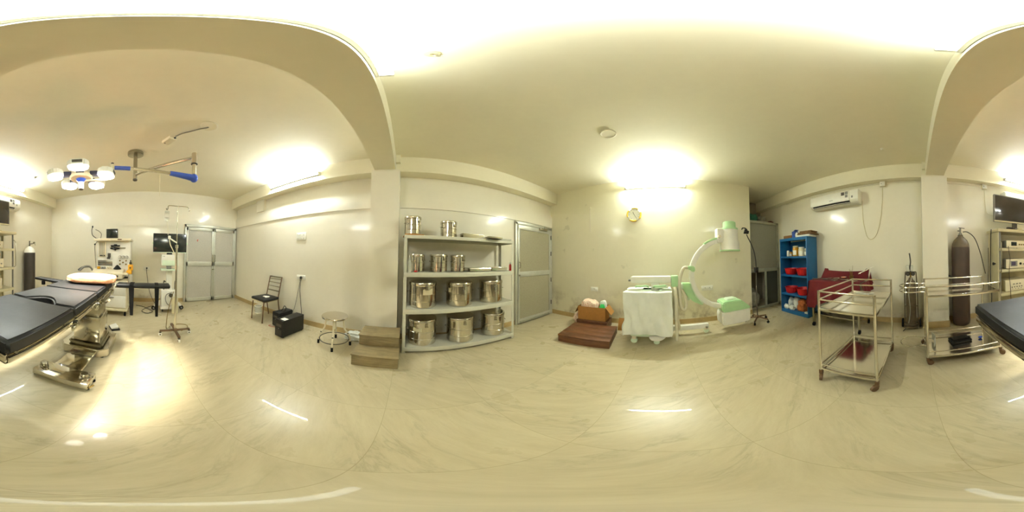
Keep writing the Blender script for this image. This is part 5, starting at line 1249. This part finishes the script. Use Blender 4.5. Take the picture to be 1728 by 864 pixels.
B(O).cyl((x, y, 1.46), (x, y, 2.07), 0.0065, seg=12).out('upper_pole', 'steel_dull', t)
B(O).tube([(x+0.0, y-0.165, 2.03), (x, y-0.172, 2.015), (x, y-0.155, 2.01), (x, y-0.145, 2.035), (x, y-0.13, 2.075), (x, y, 2.073), (x, y+0.15, 2.07), (x, y+0.165, 2.03), (x, y+0.175, 2.01), (x, y+0.19, 2.02)], 0.006, 8, sm=4).out('hook_bar', 'steel_dull', t)
B(O).tube([(x, y, 1.50), (x-0.0, y-0.06, 1.535), (x-0.0, y-0.115, 1.57)], 0.011, 8).bx(x-0.016, x+0.016, y-0.135, y-0.095, 1.555, 1.605, 0.006).out('tube_holder', 'white', t)
O2 = (x+0.005, y-0.158, 2.0)
t = thing('drip_bag', 'nearly empty clear drip bag on the left hook of the drip stand', 'drip bag', O2)
B(O2).prism([(O2[1]-0.035, 1.99), (O2[1]+0.035, 1.99), (O2[1]+0.04, 1.86), (O2[1]+0.02, 1.82), (O2[1]-0.02, 1.82), (O2[1]-0.04, 1.86)], 'x', O2[0]-0.008, O2[0]+0.008, 0.006).out('bag', 'clear', t)
for z in (1.955, 1.875): B(O2).bx(O2[0]+0.0085, O2[0]+0.0095, O2[1]-0.028, O2[1]+0.025, z-0.006, z+0.006).out('print_line', 'grey', t)
B(O2).tube([(O2[0], O2[1], 1.985), (O2[0], O2[1], 2.001)], 0.004, 6).out('bag_loop', 'clear', t)
B(O2).tube([(O2[0], O2[1], 1.82), (O2[0]+0.002, O2[1]+0.01, 1.76), (O2[0]+0.01, O2[1]+0.02, 1.68), (O2[0]+0.02, y-0.14, 1.615)], 0.004, 6, sm=5).out('drip_line', 'cable_white', t)
cord([(x+0.026, y-0.118, 1.55), (x+0.035, y-0.105, 1.47), (x+0.04, y-0.06, 1.38), (x+0.035, y-0.03, 1.30), (x+0.032, y-0.02, 1.1)], 0.007, 'cable_white', 'white tube hanging from the holder of the drip stand', 'hanging_tube', cat='tube')
cord([(x-0.03, y-0.03, 0.75), (x-0.05, y-0.10, 0.45), (x-0.10, y-0.12, 0.20), (x-0.24, y-0.10, 0.009), (x-0.36, y+0.0, 0.008), (x-0.42, y+0.12, 0.008), (x-0.36, y+0.26, 0.008), (x-0.22, y+0.24, 0.008), (x-0.12, y+0.12, 0.008)], 0.006, 'brass', 'brown cord curled on the floor around the drip stand', 'floor_cable')

# ================================================================== MONITOR CART
O = (-3.70, 0.44, 0)
t = thing('monitor_cart', 'white and pale green monitor cart in front of the far wall', 'monitor cart', O)
B(O).bx(-3.86, -3.55, 0.28, 0.61, 0.14, 0.50, 0.012).out('base_box', 'white', t)
B(O).prism([(0.265, 0.075), (0.63, 0.075), (0.63, 0.115), (0.60, 0.14), (0.295, 0.14), (0.265, 0.115)], 'x', -3.88, -3.50, 0.008).out('plinth', 'white', t)
for yy in (0.12, 0.76):
    sg = 1 if yy > 0.44 else -1
    lg = B(O).prism([(0.44+sg*0.17, 0.12), (0.44+sg*0.17, 0.25), (yy-sg*0.04, 0.16), (yy, 0.13), (yy, 0.10), (yy-sg*0.06, 0.10)], 'x', -3.74, -3.64, 0.01).out('outrigger', 'white', t)
    w = B(O).cyl((-3.71, yy, 0.051), (-3.67, yy, 0.051), 0.050, seg=24, bev=0.006).out('wheel', 'rubber', lg)
    B(O).cyl((-3.667, yy, 0.051), (-3.662, yy, 0.051), 0.022, seg=16).out('wheel_hub', 'grey', lg)
for yy in (0.31, 0.58):
    B(O).cyl((-3.56, yy-0.016, 0.037), (-3.56, yy+0.016, 0.037), 0.036, seg=20, bev=0.004).bx(-3.575, -3.545, yy-0.014, yy+0.014, 0.05, 0.078, 0.003).out('caster', 'rubber', t)
B(O).bx(-3.75, -3.66, 0.395, 0.525, 0.49, 1.04, 0.012).out('column', 'white', t)
B(O).bx(-3.84, -3.52, 0.265, 0.63, 0.955, 0.985, 0.008).out('tray', 'mint_pale', t)
B(O).bx(-3.80, -3.60, 0.40, 0.50, 0.98, 1.07, 0.006).out('neck_bracket', 'grey', t)
cb = B(O).bx(-3.80, -3.58, 0.275, 0.65, 1.06, 1.31, 0.014).out('control_box', 'white', t)
B(O).bx(-3.582, -3.574, 0.285, 0.64, 1.20, 1.30, 0.003).out('box_top_band', 'white', cb)
B(O).bx(-3.582, -3.575, 0.285, 0.64, 1.07, 1.185, 0.003).out('box_panel', 'mint_pale', cb)
B(O).bx(-3.5745, -3.573, 0.30, 0.315, 1.265, 1.28).bx(-3.5745, -3.573, 0.325, 0.345, 1.265, 1.28).out('maker_mark', 'grey', cb)
B(O).bx(-3.76, -3.68, 0.40, 0.52, 1.30, 1.385, 0.006).out('screen_mount', 'black', t)
sc = B(O).bx(-3.72, -3.67, 0.085, 0.85, 1.355, 1.79, 0.008).out('screen_frame', 'black', t)
B(O).bx(-3.671, -3.666, 0.105, 0.83, 1.375, 1.772, 0.001).out('screen', 'screen', sc)
B(O).bx(-3.671, -3.667, 0.085, 0.85, 1.353, 1.366, 0.001).out('lower_trim', 'mint_pale', sc)
for yy in (0.078, 0.857): B(O).bx(-3.71, -3.68, yy-0.008, yy+0.008, 1.55, 1.585, 0.002).out('side_clip', 'mint', sc)
B(O).tube([(-3.53, 0.52, 0.47), (-3.51, 0.46, 0.46), (-3.51, 0.39, 0.42), (-3.52, 0.37, 0.32), (-3.52, 0.40, 0.22), (-3.52, 0.45, 0.17)], 0.009, 8, sm=5).out('looped_cable', 'grey', t)
B(O).cyl((-3.55, 0.49, 0.40), (-3.51, 0.49, 0.40), 0.045, seg=20, bev=0.006).out('cable_drum', 'grille', t)
for yy in (0.345, 0.60): B(O).tube([(-3.70, yy, 0.49), (-3.70, yy, 0.66), (-3.62, yy, 0.72), (-3.62, yy+0.03, 0.69)], 0.012, 8, sm=3).out('cable_hook', 'grille', t)
solo(B((-3.50, 0.55, 0.30)).prism([(0.50, 0.001), (0.63, 0.001), (0.635, 0.36), (0.60, 0.40), (0.52, 0.39), (0.49, 0.31)], 'x', -3.47, -3.40, 0.014), 'plastic_canister', 'beige', 'pale canister standing in front of the monitor cart base', 'canister')
cord([(-4.30, -0.06, 0.93), (-4.25, -0.06, 0.86), (-4.27, -0.03, 0.6), (-4.24, 0.03, 0.3), (-4.15, 0.14, 0.06), (-4.0, 0.2, 0.008), (-3.92, 0.05, 0.008), (-3.75, -0.08, 0.008), (-3.56, -0.14, 0.008), (-3.44, -0.02, 0.008), (-3.56, 0.10, 0.008), (-3.72, 0.0, 0.008), (-3.9, -0.14, 0.008), (-3.98, -0.3, 0.008)], 0.007, 'cable', 'dark cable dropping from the far wall socket and coiled on the floor', 'floor_cable')
t = thing('power_plug', 'black plug in the far wall socket beside the monitor cart', 'plug', (XD+0.024, -0.06, 0.935))
B().cyl((0.0, 0, 0), (0.03, 0, 0), 0.022, 0.014, seg=14).out('plug_body', 'black', t)
B().cyl((0.03, 0, 0), (0.045, 0, -0.012), 0.008, seg=8).out('strain_relief', 'black', t)

# ================================================================== ANAESTHESIA MACHINE
O = (-3.55, -0.80, 0)
t = thing('anaesthesia_machine', 'white anaesthesia machine with gauges and drawers behind the table head', 'anaesthesia machine', O)
AY0, AY1 = -1.20, -0.43
B(O).bx(-3.92, -3.62, AY0, AY1, 0.75, 1.60, 0.01).out('back_panel', 'white', t)
B(O).bx(-3.94, -3.48, AY0-0.04, AY1+0.035, 1.595, 1.65, 0.008).out('top_shelf', 'cream', t)
B(O).bx(-3.482, -3.477, -0.69, -0.60, 1.61, 1.635, 0.001).out('shelf_badge', 'brown_metal', t)
w = B(O).bx(-3.62, -3.60, -1.165, -0.985, 1.235, 1.58, 0.004).out('bellows_window', 'cream', t)
b = B(O)
for yy in (-1.14, -1.105, -1.07, -1.035): b.bx(-3.60, -3.597, yy, yy+0.018, 1.30, 1.55, 0.001)
b.bx(-3.60, -3.597, -1.15, -1.01, 1.285, 1.295).bx(-3.60, -3.597, -1.15, -1.01, 1.553, 1.561)
b.out('flow_tubes', 'grey', w)
B(O).bx(-3.60, -3.59, -1.13, -1.05, 1.25, 1.275, 0.002).bx(-3.60, -3.59, -1.04, -1.0, 1.25, 1.275, 0.002).out('window_label', 'black', w)
B(O).bx(-3.62, -3.585, -0.94, -0.87, 1.22, 1.32, 0.006).bx(-3.62, -3.58, -0.955, -0.885, 1.19, 1.225, 0.006).out('dark_module', 'grille', t)
B(O).bx(-3.62, -3.612, -1.175, -0.83, 1.03, 1.155, 0.002).out('silver_strip', 'steel_dull', t)
b = B(O)
for z in (1.05, 1.075, 1.115, 1.14): b.bx(-3.612, -3.609, -1.165, -0.84, z-0.006, z+0.006)
b.out('strip_slots', 'grey', t)
B(O).tube([(-3.60, -0.90, 1.46), (-3.585, -0.80, 1.455), (-3.585, -0.66, 1.44), (-3.60, -0.53, 1.44)], 0.012, 8).out('hose_rail', 'steel', t)
B(O).cyl((-3.56, -0.86, 1.485), (-3.56, -0.65, 1.485), 0.016, seg=12).cyl((-3.56, -0.78, 1.40), (-3.56, -0.755, 1.43), 0.038, seg=16).tube([(-3.56, -0.87, 1.43), (-3.555, -0.78, 1.415), (-3.56, -0.66, 1.43)], 0.016, 10, sm=3).box((-3.56, -0.75, 1.505), (0.05, 0.07, 0.03), 0.008).out('regulator_block', 'black', t)
for yy in (-0.655, -0.575, -0.50):
    g = B(O).cyl((-3.62, yy, 1.235), (-3.59, yy, 1.235), 0.035, seg=24, bev=0.004).out('pressure_gauge', 'grey', t)
    B(O).cyl((-3.59, yy, 1.235), (-3.587, yy, 1.235), 0.026, seg=20).out('gauge_dial', 'white', g)
    B(O).bx(-3.588, -3.584, yy-0.004, yy+0.014, 1.228, 1.25).out('gauge_needle', 'grille', g)
for yy, zz in ((-0.655, 1.155), (-0.515, 1.155), (-0.585, 1.115), (-0.655, 1.075), (-0.515, 1.075)):
    B(O).cyl((-3.62, yy, zz), (-3.59, yy, zz), 0.018, seg=14, bev=0.003).out('control_knob', 'brass', t)
# work surface and front control ledge
B(O).bx(-3.90, -3.22, AY0-0.02, AY1+0.0, 0.885, 0.915, 0.008).out('work_top', 'cream', t)
B(O).prism([(-3.22, 0.80), (-3.22, 0.905), (-3.36, 0.975), (-3.60, 0.975), (-3.60, 0.80)], 'y', AY0-0.0, AY1-0.10, 0.008).out('control_ledge', 'cream', t)
for yy, w_ in ((-1.08, 0.10), (-0.95, 0.05), (-0.80, 0.11), (-0.64, 0.05)): B(O).bx(-3.222, -3.21, yy-w_/2, yy+w_/2, 0.835, 0.875, 0.003).out('outlet', 'grille', t)
for yy in (-1.02, -0.96): B(O).cyl((-3.42, yy, 0.976), (-3.42, yy, 1.02), 0.028, seg=16).out('inlet_port', 'grey', t)
B(O).bx(-3.44, -3.36, -1.115, -1.06, 0.976, 1.03, 0.005).out('yellow_tag', 'amber', t)
B(O).lathe([(0, 0.976), (0.085, 0.976), (0.085, 0.99), (0.03, 1.055), (0.012, 1.07), (0, 1.07)], (-3.44, -0.68, 0), 24).out('breathing_mask', 'black', t)
b = B(O)
for k in range(4): b.box((-3.45, -0.90+0.028*k, 1.0), (0.07, 0.012, 0.045), 0.004, rot=(0.3*(-1)**k, 0, 0))
b.out('clip_rack', 'cream', t)
# drawer cabinet and plinth
cab = B(O).bx(-3.88, -3.24, AY0+0.02, AY1-0.01, 0.16, 0.75, 0.012).out('cabinet', 'cream', t)
for z0, z1 in ((0.18, 0.44), (0.45, 0.70)):
    dr = B(O).bx(-3.245, -3.228, AY0+0.04, AY1-0.03, z0, z1, 0.006).out('drawer', 'white', cab)
    B(O).bx(-3.229, -3.212, -0.92, -0.70, z1-0.05, z1-0.03, 0.004).out('drawer_pull', 'grey', cab)
B(O).bx(-3.88, -3.62, AY0+0.03, AY1-0.02, 0.74, 0.80, 0.006).out('cabinet_riser', 'grey', t)
B(O).bx(-3.92, -3.18, AY0, AY1+0.01, 0.112, 0.155, 0.012).out('plinth', 'beige', t)
for x in (-3.24, -3.84):
    for y in (AY0+0.06, AY1-0.04):
        B(O).cyl((x, y-0.02, 0.051), (x, y+0.02, 0.051), 0.05, seg=22, bev=0.006).bx(x-0.02, x+0.02, y-0.014, y+0.014, 0.07, 0.113, 0.004).out('caster', 'rubber', t)
# screen on the top shelf
ms = B(O).box((-3.66, -0.855, 1.77), (0.05, 0.27, 0.225), 0.008, rot=(0, 0.06, 0)).out('top_monitor', 'grille', t)
B(O).box((-3.632, -0.855, 1.775), (0.006, 0.25, 0.20), 0.001, rot=(0, 0.06, 0)).out('monitor_screen', 'screen', ms)
B(O).bx(-3.72, -3.60, -0.92, -0.79, 1.651, 1.665, 0.004).out('monitor_foot', 'grille', ms)
B(O).tube([(-3.60, -1.18, 1.655), (-3.60, -1.23, 1.67), (-3.59, -1.31, 1.74), (-3.585, -1.325, 1.85), (-3.58, -1.31, 1.92)], 0.010, 8, sm=5).out('hose_arm', 'grille', t)
B(O).ell((-3.58, -1.305, 1.935), (0.02, 0.02, 0.028), 12, 8).out('arm_tip', 'black', t)
B(O).tube([(-3.62, -1.12, 1.655), (-3.61, -1.10, 1.76), (-3.61, -1.16, 1.83), (-3.60, -1.24, 1.87)], 0.009, 8, sm=5).out('second_arm', 'cable_grey', t)
B(O).tube([(-3.63, -1.21, 1.58), (-3.60, -1.25, 1.50), (-3.59, -1.24, 1.3), (-3.60, -1.22, 1.05), (-3.55, -1.20, 0.93)], 0.010, 8, sm=5).out('side_hose', 'cable_grey', t)
B(O).cyl((-3.60, -1.245, 1.52), (-3.57, -1.245, 1.52), 0.018, seg=12).out('side_knob', 'black', t)
# breathing hoses at the left
for k, (a, b_) in enumerate((((-3.40, -1.22, 0.93), (-3.30, -1.38, 1.02)), ((-3.45, -1.24, 0.92), (-3.36, -1.44, 1.0)))):
    B(O).tube([a, (a[0]+0.04, a[1]-0.06, a[2]+0.09), b_, (b_[0]+0.05, b_[1]-0.10, 0.93)], 0.022, 10, sm=5).out('breathing_hose', 'grey' if k == 0 else 'black', t)
# yellow vaporiser on the right side
B(O).bx(-3.52, -3.38, -0.475, -0.365, 0.885, 0.965, 0.012).out('vaporiser_base', 'yellow', t)
v = B(O).lathe([(0, 0.965), (0.055, 0.965), (0.055, 1.07), (0.045, 1.085), (0, 1.085)], (-3.45, -0.395, 0), 24).out('vaporiser_body', 'yellow', t)
B(O).lathe([(0, 1.085), (0.024, 1.085), (0.028, 1.10), (0.028, 1.13), (0.015, 1.14), (0.012, 1.18), (0, 1.185)], (-3.45, -0.395, 0), 16).out('vaporiser_cap', 'grille', v)
B(O).cyl((-3.396, -0.395, 1.02), (-3.388, -0.395, 1.02), 0.018, seg=16).out('dial', 'brown_metal', v)
B(O).lathe([(0, 0.70), (0.045, 0.70), (0.05, 0.71), (0.05, 0.86), (0.04, 0.884), (0, 0.884)], (-3.45, -0.395, 0), 24).out('suction_jar', 'clear', t)
solo(B((-3.30, -0.40, 0.62)).ell((-3.285, -0.368, 0.66), (0.11, 0.05, 0.05), 20, 12, 0.3, 2.5), 'red_bag', 'red_mark', 'reddish pouch hanging at the right side of the anaesthesia machine', 'pouch')

# ================================================================== CAMERA, WORLD, VIEW
cam = bpy.data.cameras.new('camera'); co = bpy.data.objects.new('camera', cam); COL.objects.link(co)
cam.type = 'PANO'
try: cam.panorama_type = 'EQUIRECTANGULAR'
except Exception: pass
try: cam.cycles.panorama_type = 'EQUIRECTANGULAR'
except Exception: pass
cam.clip_start = 0.02; cam.clip_end = 60
yaw, pit, rol = math.radians(37.506), math.radians(-1.553), math.radians(0.235)
cz, sz, cx_, sx_, cy_, sy_ = math.cos(yaw), math.sin(yaw), math.cos(pit), math.sin(pit), math.cos(rol), math.sin(rol)
Rz = Matrix(((cz, -sz, 0), (sz, cz, 0), (0, 0, 1)))
Rx = Matrix(((1, 0, 0), (0, cx_, -sx_), (0, sx_, cx_)))
Ry = Matrix(((cy_, 0, sy_), (0, 1, 0), (-sy_, 0, cy_)))
R = Ry @ Rx @ Rz
mw = Matrix.Identity(4)
for i in range(3):
    mw[i][0] = R[0][i]; mw[i][1] = R[2][i]; mw[i][2] = -R[1][i]
mw.translation = Vector((0, 0, H))
co.matrix_world = mw
SC.camera = co
w = bpy.data.worlds.new('world'); SC.world = w; w.use_nodes = True
w.node_tree.nodes['Background'].inputs[0].default_value = (0.05, 0.05, 0.045, 1)
w.node_tree.nodes['Background'].inputs[1].default_value = 0.2
vs = SC.view_settings
vs.view_transform = 'Standard'; vs.look = 'None'; vs.gamma = 1.0; vs.exposure = 1.15; vs.use_curve_mapping = False
SC.display_settings.display_device = 'sRGB'
cy = SC.cycles
cy.use_denoising = True
try: cy.denoiser = 'OPENIMAGEDENOISE'
except Exception: pass
cy.max_bounces = 9; cy.diffuse_bounces = 6; cy.glossy_bounces = 5; cy.transparent_max_bounces = 12
cy.sample_clamp_indirect = 8.0
cy.use_adaptive_sampling = True; cy.adaptive_threshold = 0.02
cy.caustics_reflective = False; cy.caustics_refractive = False
